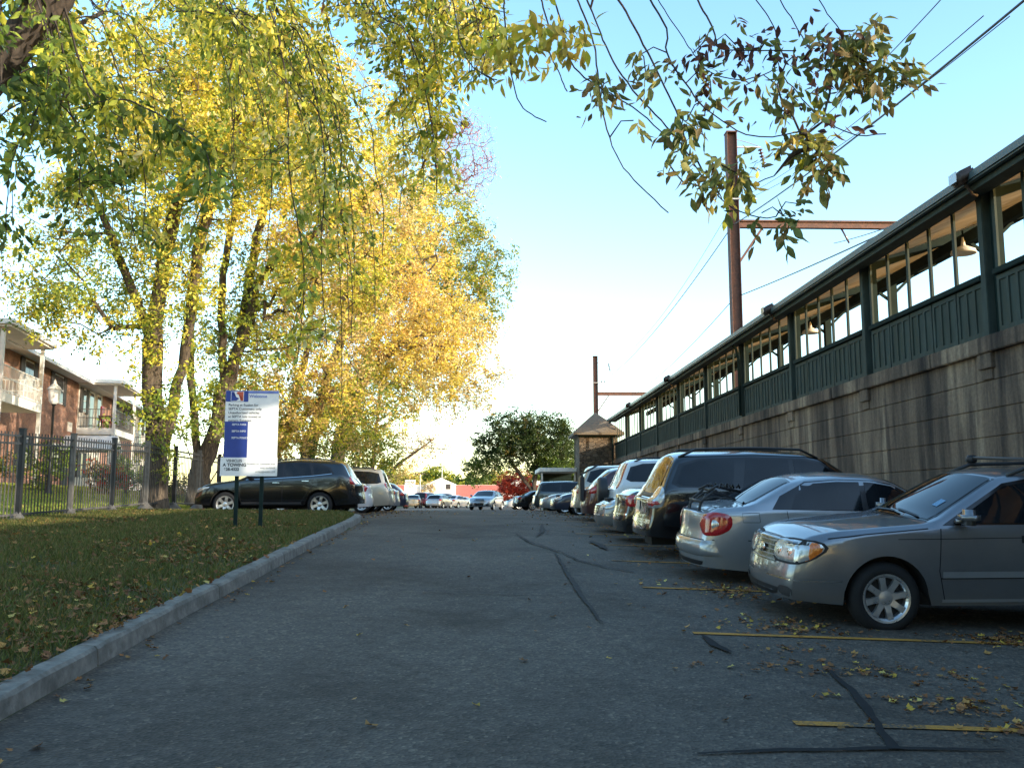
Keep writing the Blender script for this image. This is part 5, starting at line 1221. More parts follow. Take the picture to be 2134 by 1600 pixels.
def tree(name, label, limbs, blobs, leaf, base_r, group=None, barkm='bark', spread=.45, per=60, size=.11, aspect=.5, droop=.5, tip=.012, cat='tree', keep=None, upbias=.35, clump=.6, trunk_split=.07, leafmat='leaf', twig=True):
    """limbs: list of polylines, the first starts at the root; blobs: (centre, radii, n, cols, weights)"""
    root = empty(name, limbs[0][0], 0, label, cat, group); o0 = np.array(limbs[0][0], float)
    sk = Skel(); sk.path(limbs[0], wob=.025)
    for lm in limbs[1:]:
        d = np.linalg.norm(np.array(sk.p) - np.array(lm[0]), axis=1); j = int(np.argmin(d)); sk.path([sk.p[j]] + list(lm[1:]), par=j, wob=.03)
    LV = []; LQ = []; LC = []; off = 0; allp = []; alls = []
    T = []; own = []
    for bi, (c, rad, n, cols, w) in enumerate(blobs):
        pts = ellipsoid_points(c, rad, n, .3, keep); T += pts; own += [bi] * n
    sk.grow(T, upbias=upbias, droop=.05)
    r = sk.radii(tip, base=base_r)
    # root flare
    for i in sk.chains[0]:
        h = sk.p[i][2] - o0[2]
        if h < .9: r[i] *= 1 + .55 * (1 - max(0, h) / .9) ** 2
    for i in range(len(sk.p)): sk.p[i] = sk.p[i] - o0
    obj('trunk', sk.mesh('trunk', r), M[barkm], root)
    for bi, (c, rad, n, cols, w) in enumerate(blobs):
        for p in [T[i] for i in range(len(T)) if own[i] == bi]:
            k = int(per * (0.4 + 1.2 * RNG.random()))
            if k < 2: continue
            main = palette(cols, w, 1)[0]
            cc = np.where(RNG.random((k, 1)) < clump, main[None], palette(cols, w, k)); cc = np.clip(cc * (1 + RNG.normal(0, .16, (k, 1))), .005, .95)
            # a few drooping sprays per clump
            ns = 4; sp = RNG.normal(0, spread * .62, (ns, 3)); dr = RNG.normal(0, 1, (ns, 3)); dr[:, 2] = -abs(dr[:, 2]) * droop * 1.6; dr /= np.linalg.norm(dr, axis=1, keepdims=True)
            wch = RNG.integers(0, ns, k); t = RNG.random((k, 1))
            P = p - o0 + sp[wch] + dr[wch] * t * spread * 1.2 + RNG.normal(0, spread * .17, (k, 3))
            V, Q, C = leaf_quads(P, size, cc, droop, aspect); LV.append(V); LQ.append(Q + off); LC.append(C); off += len(V)
    if LV: obj('foliage', npmesh('foliage', np.concatenate(LV), quads=np.concatenate(LQ), cols=np.concatenate(LC)), M[leafmat], root)
    return root
YEL = (.78, .63, .11); YG = (.56, .54, .06); LG = (.30, .36, .06); DG = (.085, .14, .025); GR_ = (.16, .24, .035); TAN = (.62, .46, .20); ORG = (.72, .50, .15); BRN = (.28, .14, .05); RED = (.50, .06, .035); PALE = (.86, .76, .34)
def g(x, y): return ground_z(x, y)
import time as _t
# A: ivy clad trunk nearest, at the fence
zA = g(-10, 28.5); 
tree('maple_tree', 'tall yellow green tree with thick forked trunk, first behind the iron fence',
     [[(-10.0, 28.6, zA), (-10.02, 28.6, zA + 2.2), (-10.25, 28.7, zA + 4.6), (-10.15, 28.9, zA + 7.5), (-9.7, 29, zA + 11), (-9.5, 29.4, zA + 15)],
      [(-10.1, 28.6, zA + 1.2), (-9.6, 28.7, zA + 3.0), (-9.35, 29, zA + 5.), (-8.9, 28.4, zA + 8), (-7.9, 27.5, zA + 11)], [(-10.2, 28.7, zA + 5), (-11.2, 28.4, zA + 7.5), (-12.2, 28, zA + 10)], [(-9.7, 29, zA + 10), (-7.5, 28, zA + 12.5), (-6, 27, zA + 13.5)]],
     [((-12.2, 28, 9.0), (2.8, 3.0, 2.4), 85, [YG, LG, YEL, GR_], [3, 3, 2, 2]), ((-10.4, 28, 13), (4.4, 4, 4.2), 270, [YEL, YG, LG, PALE, GR_], [3, 3, 2.5, 1, 1]), ((-7.5, 27, 13.5), (3.6, 3.5, 3.6), 200, [YEL, YG, LG, GR_], [3, 3, 2.5, 1]), ((-9.8, 28, 8.2), (2.0, 1.6, 2.2), 44, [YEL, YG, LG, GR_], [3, 3, 2, 2]), ((-9.9, 28.4, 4.4), (.7, .6, 1.8), 18, [LG, GR_, YG], [2, 2, 2])],
     None, .35, 'trees along the fence', per=104, size=.125, droop=.7, spread=.5)
# B: multi stemmed tree just behind
zB = g(-10, 33)
tree('maple_tree', 'many stemmed yellowing tree with low spreading fork, second behind the iron fence',
     [[(-10.0, 33, zB), (-10.05, 33, zB + 1.5), (-10.3, 33, zB + 3.2), (-10.55, 33.2, zB + 6.5), (-10.3, 33.5, zB + 12), (-10, 33.5, zB + 17)],
      [(-10., 33, zB + 1.0), (-9.55, 32.9, zB + 2.5), (-9.25, 33, zB + 4.6), (-9.5, 33.2, zB + 8), (-9.0, 33.5, zB + 13), (-8.6, 33.5, zB + 17.5)], [(-9.35, 33, zB + 4), (-8.5, 33, zB + 6.5), (-8.1, 33, zB + 8.3), (-6.2, 33, zB + 9.9), (-4.6, 33, zB + 11.5)], [(-9.6, 33, zB + 2.2), (-8.9, 33.1, zB + 5.2), (-8.5, 33.4, zB + 9), (-7.6, 33.4, zB + 14)],
      [(-10.05, 33, zB + 1.2), (-10.9, 32.8, zB + 3.6), (-11.6, 33, zB + 7)], [(-10., 33, zB + .5), (-9.3, 33, zB + 1.4), (-9.05, 33, zB + 3.2), (-8.95, 33.2, zB + 5)]],
     [((-10, 33, 17), (4.4, 4, 4.2), 170, [YEL, YG, LG, PALE, GR_], [3, 3, 2.5, 1, 1]), ((-6.6, 32.5, 15.5), (3.6, 3.4, 4.2), 170, [YEL, YG, ORG, LG], [3, 3, 1, 2]), ((-5.4, 32.5, 10.6), (2.6, 2.6, 3.4), 170, [YEL, YG, LG, TAN], [3, 2.5, 2, 2]), ((-8.6, 32.5, 8.5), (2.2, 2, 2.6), 56, [YG, LG, GR_], [2, 3, 2]), ((-9.4, 32.8, 5.0), (1.3, 1., 1.8), 24, [LG, GR_, YG], [3, 3, 1])],
     None, .36, 'trees along the fence', per=104, size=.13, droop=.6, spread=.5)
# C: tan tree behind the sign
zC = g(-10, 42)
tree('beech_tree', 'tan and orange leafed tree with leaning pale trunk behind the sign',
     [[(-9.9, 41, zC), (-9.5, 41, zC + 1.8), (-8.6, 41, zC + 4), (-7.9, 41, zC + 7), (-7.4, 41, zC + 12)], [(-9.3, 41, zC + 2.2), (-8.2, 40.8, zC + 3.6), (-6.6, 40.5, zC + 5.2)], [(-9.9, 41, zC + .6), (-10.1, 41.4, zC + 3), (-10.3, 41.5, zC + 8)]],
     [((-7.2, 40, 10.4), (3.6, 3.4, 4.4), 170, [TAN, ORG, YEL, BRN], [4, 2, 2, 1]), ((-9.5, 38.2, 7.2), (2.1, 1.8, 3.3), 80, [TAN, YG, BRN, YEL, GR_], [3, 3, 1, 2, 2]), ((-7.0, 40, 5.6), (3.0, 2.6, 2.2), 120, [TAN, YG, GR_, ORG, YEL], [3, 2, 2, 1, 2]), ((-9.2, 41, 5), (1.6, 1.6, 2.0), 40, [TAN, YG, GR_], [3, 2, 2])],
     None, .30, 'trees along the fence', per=104, size=.135, droop=.5, spread=.52)
zD = g(-9.8, 50)
tree('maple_tree', 'golden orange tree leaning over the left parking row',
     [[(-9.6, 50, zD), (-9.4, 50, zD + 3), (-8.4, 50, zD + 7), (-7, 50, zD + 12), (-6.4, 50, zD + 17)], [(-9.0, 50, zD + 4), (-7, 49, zD + 6.5), (-4.6, 48.5, zD + 8.5), (-3, 48.5, zD + 9.2)], [(-7.4, 50, zD + 10), (-5, 49, zD + 12.5), (-2.6, 48.5, zD + 13.5)]],
     [((-5.6, 49, 15), (4.2, 4, 4.6), 190, [YEL, ORG, TAN, PALE], [3, 2, 2, 1]), ((-3.4, 48.5, 10.6), (3.7, 3., 3.4), 190, [YEL, ORG, PALE, TAN], [4, 2, 2, 2]), ((-6.2, 48.5, 7.2), (2.8, 2.8, 2.4), 120, [YEL, YG, TAN, GR_], [3, 2, 2, 2]), ((-6.5, 48, 4.4), (2.2, 2., 1.3), 50, [YG, LG, GR_, YEL], [2, 2, 3, 1])],
     None, .40, 'trees along the fence', per=104, size=.15, droop=.5, spread=.6)
zE = g(-9.5, 58)
tree('maple_tree', 'yellow green tree whose crown reaches farthest over the roadway',
     [[(-9.4, 58, zE), (-9., 58, zE + 4), (-7.4, 58, zE + 9), (-5.4, 57, zE + 15), (-4.5, 57, zE + 20)], [(-8, 58, zE + 7.5), (-5, 57, zE + 11), (-1.5, 56, zE + 15)], [(-6, 57.5, zE + 13), (-3, 56, zE + 17), (-1, 56, zE + 18)]],
     [((-3.6, 57, 18.5), (3.6, 3.6, 4.2), 150, [LG, YG, YEL, GR_], [3, 3, 1, 2]), ((-1.4, 56, 15.4), (3.0, 3, 3.8), 150, [LG, YG, GR_, TAN], [3, 2, 2, 1]), ((-2.6, 56.5, 10.8), (3.9, 3.4, 4.0), 190, [YEL, ORG, PALE, TAN], [3, 3, 2, 2]), ((-5.6, 57, 23), (3.6, 3.6, 3.6), 100, [YG, LG, YEL], [2, 2, 2])],
     None, .42, 'trees along the fence', per=100, size=.16, droop=.5, spread=.65)
zF = g(-9.5, 66)
tree('bare_tree', 'nearly bare reddish twigged tree topping the left row, a dark nest in its crown',
     [[(-8, 66, zF), (-7.4, 66, zF + 8), (-5.5, 66, zF + 16), (-3.6, 66, zF + 20.5)], [(-4.5, 66, zF + 18), (-4.8, 66, zF + 23)]],
     [((-1.9, 65, 26.6), (3.2, 2.9, 3.9), 800, [(.50, .22, .18), (.6, .34, .24)], [1, 1])], None, .13, None, 'barkred', per=7, size=.10, spread=.3, tip=.013, droop=.2, cat='tree')
nz = at(964, 230, 64.5); bm = bmesh.new(); bmesh.ops.create_icosphere(bm, subdivisions=3, radius=.27)
for v in bm.verts: v.co *= 1 + random.uniform(-.22, .22); v.co.z *= .85
for _ in range(60):
    a = Vector((random.gauss(0, 1), random.gauss(0, 1), random.gauss(0, .7))).normalized() * .26; tg = Vector((random.gauss(0, 1), random.gauss(0, 1), random.gauss(0, .5))).normalized() * .25
    bar(bm, a - tg, a + tg, .02)
o = obj('squirrel_nest', bm, M['twigs']); o.location = nz; tag(o, 'dark ball of twigs, a nest in the bare reddish treetop', 'nest')
# lower bits beyond: small tan tree with a leaning limb at the road edge
zG = 1.2
tree('small_tree', 'thin tan feathery tree leaning right at the end of the left parking row',
     [[(-8.5, 72, zG), (-7, 72, zG + 3), (-5, 72, zG + 4.6), (-3.6, 72, zG + 5.6)]], [((-5.2, 72, 6.2), (2.2, 2, 1.2), 70, [TAN, BRN, (.5, .33, .2)], [2, 1, 2]), ((-7, 72, 4.2), (2.2, 2, 1.4), 60, [TAN, YG, ORG], [2, 1, 2])], None, .16, None, per=40, size=.13, spread=.5, droop=.3)
# big dark green tree on the right
tree('lime_tree', 'broad dark green rounded tree with leaning trunk left of the stone stair house',
     [[(5.6, 92, 1.1), (4.9, 92, 2.6), (3.9, 92, 4.2), (2.8, 92, 5.6)], [(4.9, 92, 2.6), (5.2, 92, 4.6), (5.6, 92, 6.5)], [(5.6, 92, 1.3), (6.6, 92, 3.4), (7.2, 92, 5.2)]],
     [((2.7, 92, 8.0), (3.2, 2.8, 2.9), 150, [(.05, .08, .02), (.035, .06, .014), (.085, .12, .025), (.16, .12, .04)], [4, 3, 1.5, .7]), ((5.9, 92, 8.0), (3.1, 2.8, 3.0), 160, [(.05, .08, .02), (.035, .06, .014), (.085, .12, .025)], [4, 3, 1.5]), ((-.2, 92, 5.2), (1.2, 1.4, 1.4), 34, [DG, (.06, .10, .02)], [3, 2]), ((6.6, 92, 5.4), (1.8, 2.2, .8), 30, [DG, GR_, (.06, .10, .02)], [4, 2, 2])],
     None, .3, None, 'barkdark', per=95, size=.22, spread=.62, droop=.3, upbias=.2)
tree('dark_tree', 'dark green tree just behind the stone stair house', [[(9.0, 98, 1.1), (9, 98, 5)]], [((9.1, 98, 6.0), (1.9, 2, 2.9), 110, [DG, GR_, (.06, .10, .02)], [3, 2, 3])], None, .25, None, 'barkdark', per=90, size=.22, spread=.6, droop=.2)
tree('red_maple', 'small bright red maple under the dark green tree', [[(3.7, 102, 1.1), (3.7, 102, 3.0)]], [((3.3, 102, 3.5), (1.9, 1.6, 1.6), 100, [RED, (.62, .11, .05), (.35, .04, .03)], [3, 2, 1]), ((5.2, 102, 3.0), (1.4, 1.5, 1.2), 50, [RED, (.6, .14, .07)], [3, 2])], None, .14, None, 'barkdark', per=75, size=.18, spread=.5, droop=.2)
tree('small_tree', 'small orange leaved tree in the far lot before the shopping centre', [[(-7.4, 125, 1.1), (-7.4, 125, 3)]], [((-7.4, 125, 3.2), (.8, .8, 1.4), 40, [ORG, TAN, BRN], [2, 2, 1])], None, .08, None, per=50, size=.16, spread=.4)
far = [(-31, 255, 9, 6, [TAN, YG, GR_]), (-22, 250, 9.5, 6, [YG, GR_, TAN]), (-13, 262, 10.5, 6.5, [GR_, DG, YG]), (-36, 225, 10, 7, [ORG, TAN, YEL]), (-4.5, 270, 8.5, 6, [DG, GR_]), (5, 262, 10.2, 6.5, [YG, GR_, TAN]), (16, 258, 10.5, 6.5, [DG, GR_]), (26, 255, 11, 7, [DG, GR_])]
names = ['far tan tree at the left end behind the shopping centre roof', 'far olive tree behind the left wing of the shopping centre', 'far green tree left of the white gable', 'far orange tree beyond the end of the left car row', 'low far dark tree directly behind the white gable', 'far olive tree just right of the white gable', 'far dark tree behind the red maple', 'farthest right dark tree behind the broad green tree']
for (x, y, h, w, cols), lab in zip(far, names):
    tree('distant_tree', lab, [[(x, y, 1.), (x, y, h * .6)]], [((x, y, h * .68), (w, w * .6, h * .48), 130, cols, [1] * len(cols))], None, .3, 'trees behind the shopping centre', per=60, size=.6, spread=1.0, droop=.2, tip=.03)
# shrubs before the apartments
for x, y, r_, h, cols, lab in [(-14.6, 31.6, .9, 1.5, [LG, GR_], 'bright green rounded shrub left of the lamp post'), (-16.2, 30.5, 1.0, 1.1, [DG, BRN], 'dark low shrub at the left edge before the apartments'), (-13.9, 34.5, .8, 1.2, [BRN, DG, RED], 'reddish brown shrub right of the lamp post'), (-14.6, 38.5, 1., 1.5, [DG, GR_], 'dark green shrub beside the entry porch'), (-13.2, 39.5, .9, 1.1, [TAN, GR_], 'tan shrub behind the ivy clad trunks')]:
    z = g(x, y); tree('shrub', lab, [[(x, y, z), (x, y, z + h * .5)]], [((x, y, z + h * .55), (r_, r_, h * .5), 36, cols, [1] * len(cols))], None, .05, None, per=60, size=.1, spread=.25, droop=.1, cat='shrub', trunk_split=.02)

for x, y, h, w, lab in [(-15, -20, 12, 6.5, 'left'), (-3, -26, 13, 7, 'left centre'), (9, -30, 12, 7, 'right centre'), (-26, -12, 12, 6, 'far left'), (20, -34, 11, 7, 'far right')]:  # row added out of view to give the cars dark reflections and less fill
    tree('reflection_tree', 'unseen olive green tree added behind the camera for reflections, %s of that row' % lab, [[(x, y, -1), (x, y, h * .55)]], [((x, y, h * .55), (w, w * .6, h * .5), 110, [LG, GR_, DG], [1, 2, 2])], None, .35, 'unseen trees added behind the camera', per=60, size=.5, spread=.9, droop=.2, tip=.03)
# ------------------------------------------------------------------ overhanging tree by the camera
def overhang():
    bx, by = -7.6, 8.6; zb = g(bx, by)
    root = empty('overhanging_tree', (bx, by, zb), 0, 'big tree at the left whose leafy boughs hang low over the road', 'tree'); o0 = np.array((bx, by, zb))
    sk = Skel()
    def P(px, py, Y): return np.array(at(px, py, Y))
    main = sk.path([(bx, by, zb), (-7.0, 8.5, zb + 1.8), (-5.6, 8.2, 4.2), P(-30, 80, 8.1), P(60, -70, 8.0), (-2.6, 7.8, 8.6), (-.6, 7.6, 10.0), (1.8, 7.4, 10.4)], wob=.03)
    limb2 = sk.path([sk.p[main[len(main) // 2]], (-3.4, 9.5, 8.8), (-2.6, 11.0, 9.6), (-1.6, 12.5, 10.4)], par=main[len(main) // 2], wob=.04)
    limb3 = sk.path([sk.p[main[-6]], (1.0, 7.2, 9.0), (2.6, 6.9, 8.4), (3.6, 6.7, 7.6)], par=main[-6], wob=.04)
    limb4 = sk.path([sk.p[main[5]], (-6.0, 9.6, 5.2), (-5.6, 10.6, 6.8), (-5.0, 11.6, 8.0)], par=main[5], wob=.04)
    strands = []
    def near(pt):
        d = np.linalg.norm(np.array(sk.p) - pt, axis=1); return int(np.argmin(d))
    def strand(pixels, Y0, Y1, tops=None):
        n = len(pixels); pts = [P(px, py, Y0 + (Y1 - Y0) * i / (n - 1)) for i, (px, py) in enumerate(pixels)]
        st = pts[0].copy(); first = pts[0] + np.array([-.5, .1, 1.2]); j = near(first)
        ch = sk.path([sk.p[j], (sk.p[j] + first) / 2 + np.array([0, 0, .25]), pts[0]] + pts[1:], par=j, step=.07, wob=.003); strands.append(ch); return ch
    # bare or sparsely leaved boughs in the open sky at the upper right
    boughs = [[(1050, -30), (1065, 60), (1064, 110), (1085, 180), (1110, 205), (1142, 222)], [(1225, -30), (1252, 70), (1258, 150), (1270, 220), (1300, 310), (1345, 365), (1406, 427)], [(1140, -30), (1150, 60), (1172, 115), (1188, 152)],
              [(1170, -30), (1195, 80), (1240, 130), (1300, 165), (1350, 200), (1420, 270), (1450, 290)], [(1250, -20), (1275, 50), (1320, 130), (1370, 190), (1430, 260), (1480, 340), (1520, 390), (1545, 412), (1600, 434), (1640, 432)],
              [(1395, -30), (1410, 60), (1450, 130), (1490, 185), (1530, 215), (1580, 247), (1640, 252), (1700, 238)], [(1420, -20), (1470, 60), (1500, 100), (1560, 120), (1620, 110), (1655, 90)], [(1640, -30), (1660, 90), (1700, 150), (1745, 200), (1800, 235), (1850, 247), (1892, 240)],
              [(1690, -30), (1730, 40), (1790, 60), (1850, 90), (1900, 100), (1950, 95)], [(1440, 230), (1410, 300), (1430, 345), (1470, 363), (1560, 368), (1640, 340)], [(1780, -30), (1830, 20), (1880, 60)], [(1500, -30), (1520, 40), (1560, 50), (1700, 50)], [(985, -30), (1010, 50), (1000, 110), (1035, 130)], [(940, -30), (960, 60), (985, 100), (1030, 132)]]
    clusters = [(1270, 125, 26, 8, 0), (1245, 150, 20, 6, 0), (1355, 60, 22, 7, 0), (1365, 120, 22, 6, 0), (1410, 90, 22, 4, 0), (1275, 180, 26, 5, 0), (1470, 60, 36, 20, 1), (1520, 30, 34, 22, 1), (1560, 40, 26, 12, 1), (1500, 115, 26, 12, 1), (1505, 150, 20, 6, 0), (1335, 218, 10, 3, 0), (1450, 215, 30, 16, 0), (1440, 250, 22, 10, 0), (1490, 200, 18, 6, 0), (1490, 330, 40, 20, 0), (1560, 335, 34, 16, 0), (1540, 360, 20, 6, 2), (1580, 350, 14, 5, 2), (1440, 335, 14, 5, 0),
                (1720, 270, 34, 30, 0), (1745, 310, 30, 22, 0), (1700, 240, 26, 14, 2), (1780, 225, 20, 12, 1), (1660, 165, 26, 12, 0), (1700, 170, 36, 16, 1), (1650, 135, 18, 6, 0), (1590, 130, 16, 5, 0), (1770, 155, 14, 5, 0), (1790, 60, 44, 30, 0), (1850, 75, 50, 36, 0), (1900, 95, 36, 24, 0), (1880, 120, 30, 16, 0), (1830, 30, 40, 22, 0), (1700, 60, 34, 22, 1), (1640, 40, 34, 22, 1), (1760, 20, 40, 22, 1), (1870, 10, 30, 12, 0), (1930, 90, 14, 6, 0), (1690, 400, 14, 4, 0), (1655, 430, 16, 6, 0), (1610, 425, 12, 3, 0), (1675, 445, 10, 3, 0), (1115, 20, 30, 22, 2), (1170, 20, 36, 24, 2), (1210, 25, 20, 10, 2), (1060, 50, 30, 16, 2), (1030, 30, 24, 14, 2)]
    for b in boughs:
        Y0 = 6.6 + RNG.random() * 1.2; strand(b, Y0 + .4, Y0 - .3)
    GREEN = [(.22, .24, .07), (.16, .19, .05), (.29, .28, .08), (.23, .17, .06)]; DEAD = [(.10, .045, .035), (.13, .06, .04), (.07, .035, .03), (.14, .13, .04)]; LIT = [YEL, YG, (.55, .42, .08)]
    LV = []; LT = []; LC = []; off = [0]
    def add_leaves(Pn, D, size, cols):
        V, T_, C = leaflets(Pn, D, size, cols); LV.append(V); LT.append(T_ + off[0]); LC.append(C); off[0] += len(V)
    twigs = []
    for (px, py, spr, n, kind) in clusters:
        c = P(px, py, 6.9); j = near(c); base = sk.p[j]
        if np.linalg.norm(base - c) < 1.6:
            ch = sk.path([base, (base + c) / 2 + np.array([0, 0, .06]), c], par=j, step=.12, wob=.01)
        k = max(2, int(n * (.85 if kind != 1 else .55)))
        for _ in range(k):      # compound leaf: 3-5 leaflets from one stalk
            s0 = c + np.array([RNG.normal(0, spr / F * 6.9 * .68), RNG.normal(0, .15), RNG.normal(0, spr / F * 6.9 * .62)])
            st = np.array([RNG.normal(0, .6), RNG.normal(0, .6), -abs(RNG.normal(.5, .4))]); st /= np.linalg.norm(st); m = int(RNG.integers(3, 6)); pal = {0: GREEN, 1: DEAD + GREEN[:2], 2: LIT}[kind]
            Pn = np.array([s0 + st * .05 * i for i in range(m)]); D = st[None] * .8 + RNG.normal(0, .55, (m, 3)); D[:, 2] -= .35
            col = palette(pal, [1] * len(pal), 1); add_leaves(Pn, D, (.105 if kind != 1 else .085), np.clip(np.repeat(col, m, 0) * (1 + RNG.normal(0, .15, (m, 1))), .01, .9))
    # leafy hanging strands: (px, py_top, py_bottom, depth, palette, leaves per metre, leaf size)
    H = []
    for _ in range(19): H.append((RNG.uniform(380, 800), -40, RNG.uniform(150, 820) , RNG.uniform(9, 13.5), 0, 34, .09))
    for _ in range(11): H.append((RNG.uniform(40, 440), -40, RNG.uniform(100, 520), RNG.uniform(9, 13), 0, 34, .09))
    for _ in range(20): H.append((RNG.uniform(860, 1010), -40, RNG.uniform(20, 130), RNG.uniform(9, 12), 0, 30, .09))
    for _ in range(13): H.append((RNG.uniform(-60, 240), RNG.uniform(90, 200), RNG.uniform(230, 640), RNG.uniform(7.2, 9.5), 1, 40, .10))
    for _ in range(5): H.append((RNG.uniform(130, 480), -40, RNG.uniform(280, 560), RNG.uniform(9.5, 13), 3, 4, .1))
    for _ in range(5): H.append((RNG.uniform(560, 720), 150, RNG.uniform(500, 880), RNG.uniform(9.5, 12), 3, 7, .1))
    for (px, a, b_, Y, kind, dens, size) in H:
        # right edge of the hanging mass slopes: no strand dips below its outline
        if kind == 0 and px > 760: b_ = min(b_, 520 - (px - 760) * .9 + RNG.normal(0, 40))
        if kind == 0 and px < 520: b_ = min(b_, 520)
        if b_ < a + 60: b_ = a + 60
        # arching bough: runs out sideways first, then bends over and hangs
        n = 6; run = RNG.uniform(70, 300) * (-1 if kind == 1 and RNG.random() < .4 else 1) * (1 if kind != 3 else .5); hgt = b_ - a
        if px + run > 905 and kind == 0: run = max(20, 905 - px)
        pts = []
        for i in range(n):
            u = i / (n - 1); pts.append((px + run * math.sin(u * math.pi / 2) ** .9 + RNG.normal(0, 7), a + hgt * (1 - math.cos(u * math.pi / 2)) ** .8 + RNG.normal(0, 5)))
        ch = strand(pts, Y, Y - RNG.uniform(0, .6)); pp = np.array([sk.p[i] for i in ch]); s = np.concatenate([[0], np.cumsum(np.linalg.norm(np.diff(pp, axis=0), axis=1))]); Ls = s[-1]
        m = int(Ls * dens); 
        if m < 3: continue
        t = RNG.random(m) ** .8 * Ls; q = np.stack([np.interp(t, s, pp[:, k]) for k in range(3)], 1); off_ = RNG.normal(0, .14, (m, 3)); D = off_ * 3 + RNG.normal(0, .5, (m, 3)); D[:, 2] -= .7
        pal, w = {0: ([YEL, YG, LG, PALE, GR_], [3, 3, 2.4, .8, 1.2]), 1: ([(.13, .19, .035), (.20, .29, .045), (.09, .14, .03), LG, YG], [3, 4, 2, 3.5, 2.5]), 3: ([YEL, BRN], [1, 1])}[kind]
        # short side sprays along the shoot, each a clump of one tint
        nc = max(1, int(Ls / (.24 if kind != 3 else 1.2))); sp_s = RNG.random(nc) ** .85 * Ls; reach = .55 if kind == 0 else .40
        for s_ in sp_s:
            q0 = np.array([np.interp(s_, s, pp[:, k]) for k in range(3)]); dv = RNG.normal(0, 1, 3); dv[2] = -abs(dv[2]) * .7 - .15; dv /= np.linalg.norm(dv); ln = reach * (.4 + .9 * RNG.random())
            if kind != 3 and RNG.random() < .5: j_ = near(q0); sk.path([sk.p[j_], q0 + dv * ln * .5 + np.array([0, 0, .03]), q0 + dv * ln], par=j_, step=.15, wob=.006)
            mm = int(dens * (.75 if kind == 0 else .6 if kind == 1 else .34) * (.5 + RNG.random())); mm = max(2, mm); tt = RNG.random((mm, 1)); Pn = q0 + dv * ln * tt + RNG.normal(0, .055, (mm, 3)); D = dv[None] * .6 + RNG.normal(0, .6, (mm, 3)); D[:, 2] -= .55
            mc = palette(pal, w, 1); cols = np.where(RNG.random((mm, 1)) < .6, mc, palette(pal, w, mm)) * (1 + RNG.normal(0, .15, (mm, 1)))
            add_leaves(Pn, D, size, np.clip(cols, .01, .9))
    r = sk.radii(.0055, ex=2.3, base=.20)
    # keep hanging shoots slim
    for i in sk.chains[0]:
        h = sk.p[i][2] - zb
        if h < .9: r[i] *= 1 + .5 * (1 - max(0, h) / .9) ** 2
    for ch in strands:
        for k, i in enumerate(ch[1:]): r[i] = min(r[i], .014 - .009 * k / len(ch))
    for lm in (main, limb2, limb3, limb4):     # boughs taper out instead of ending blunt
        m = len(lm)
        for k, i in enumerate(lm):
            if lm is main and k < m * .45: continue
            f = (k / m - .45) / .55 if lm is main else k / m; r[i] = min(r[i], .13 * (1 - f) + .012)
    for i in range(len(sk.p)): sk.p[i] = sk.p[i] - o0
    obj('trunk', sk.mesh('trunk', r), M['barkdark'], root)
    V = np.concatenate(LV) - o0; obj('foliage', npmesh('foliage', V, tris=np.concatenate(LT), cols=np.concatenate(LC)), M['leaf'], root)
overhang()

# ------------------------------------------------------------------ grass, fallen leaves
def grass():
    n = 230000; y = 3.2 + (26 - 3.2) * RNG.random(n) ** 1.5; x = np.array([kerb_x(min(v, 25.6)) for v in y]) - .19 - RNG.random(n) * 7.4
    ok = (x > -10.2); x, y = x[ok], y[ok]; n = len(x)
    z = np.array([ground_z(a, b) for a, b in zip(x, y)])
    # thin patches
    dens = .5 + .5 * np.sin(x * 1.7 + np.sin(y * .9) * 2) * np.sin(y * 1.3 + x * .6); ok = RNG.random(n) < .45 + .55 * dens; x, y, z = x[ok], y[ok], z[ok]; n = len(x)
    P = np.stack([x, y, z - .005], 1); h = (.035 + .05 * RNG.random((n, 1))) * (1 + .4 * dens[ok][:, None]); a = RNG.random(n) * 6.283; s = np.stack([np.cos(a), np.sin(a), 0 * a], 1) * (.0035 + .0006 * y[:, None])
    lean = RNG.normal(0, .5, (n, 3)) * h; lean[:, 2] = 0; top = P + lean + np.array([0, 0, 1.]) * h
    V = np.stack([P - s, P + s, top], 1).reshape(-1, 3); T_ = np.arange(n * 3).reshape(-1, 3)
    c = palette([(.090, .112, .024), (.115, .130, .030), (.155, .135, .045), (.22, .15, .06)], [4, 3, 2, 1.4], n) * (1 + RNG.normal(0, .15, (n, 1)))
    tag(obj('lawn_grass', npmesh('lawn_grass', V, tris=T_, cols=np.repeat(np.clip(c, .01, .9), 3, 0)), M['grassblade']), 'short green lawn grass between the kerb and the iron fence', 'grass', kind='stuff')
    n = 130000; y = 20 + 24 * RNG.random(n); x = -9.9 - RNG.random(n) * 9; z = np.array([ground_z(a, b) for a, b in zip(x, y)]); P = np.stack([x, y, z - .005], 1); h = .05 + .07 * RNG.random((n, 1)); a = RNG.random(n) * 6.283; s = np.stack([np.cos(a), np.sin(a), 0 * a], 1) * .028
    lean = RNG.normal(0, .5, (n, 3)) * h; lean[:, 2] = 0; V = np.stack([P - s, P + s, P + lean + np.array([0, 0, 1.]) * h], 1).reshape(-1, 3)
    c = palette([(.24, .33, .05), (.33, .38, .07), (.42, .34, .10)], [3, 3, 1.5], n)  # sunlight put into the blade colour, far brighter than the lawn palette
    tag(obj('yard_grass', npmesh('yard_grass', V, tris=np.arange(n * 3).reshape(-1, 3), cols=np.repeat(c, 3, 0)), M['grassblade']), 'grass with sunlight in its colour, behind the iron fence by the apartments', 'grass', kind='stuff')
grass()
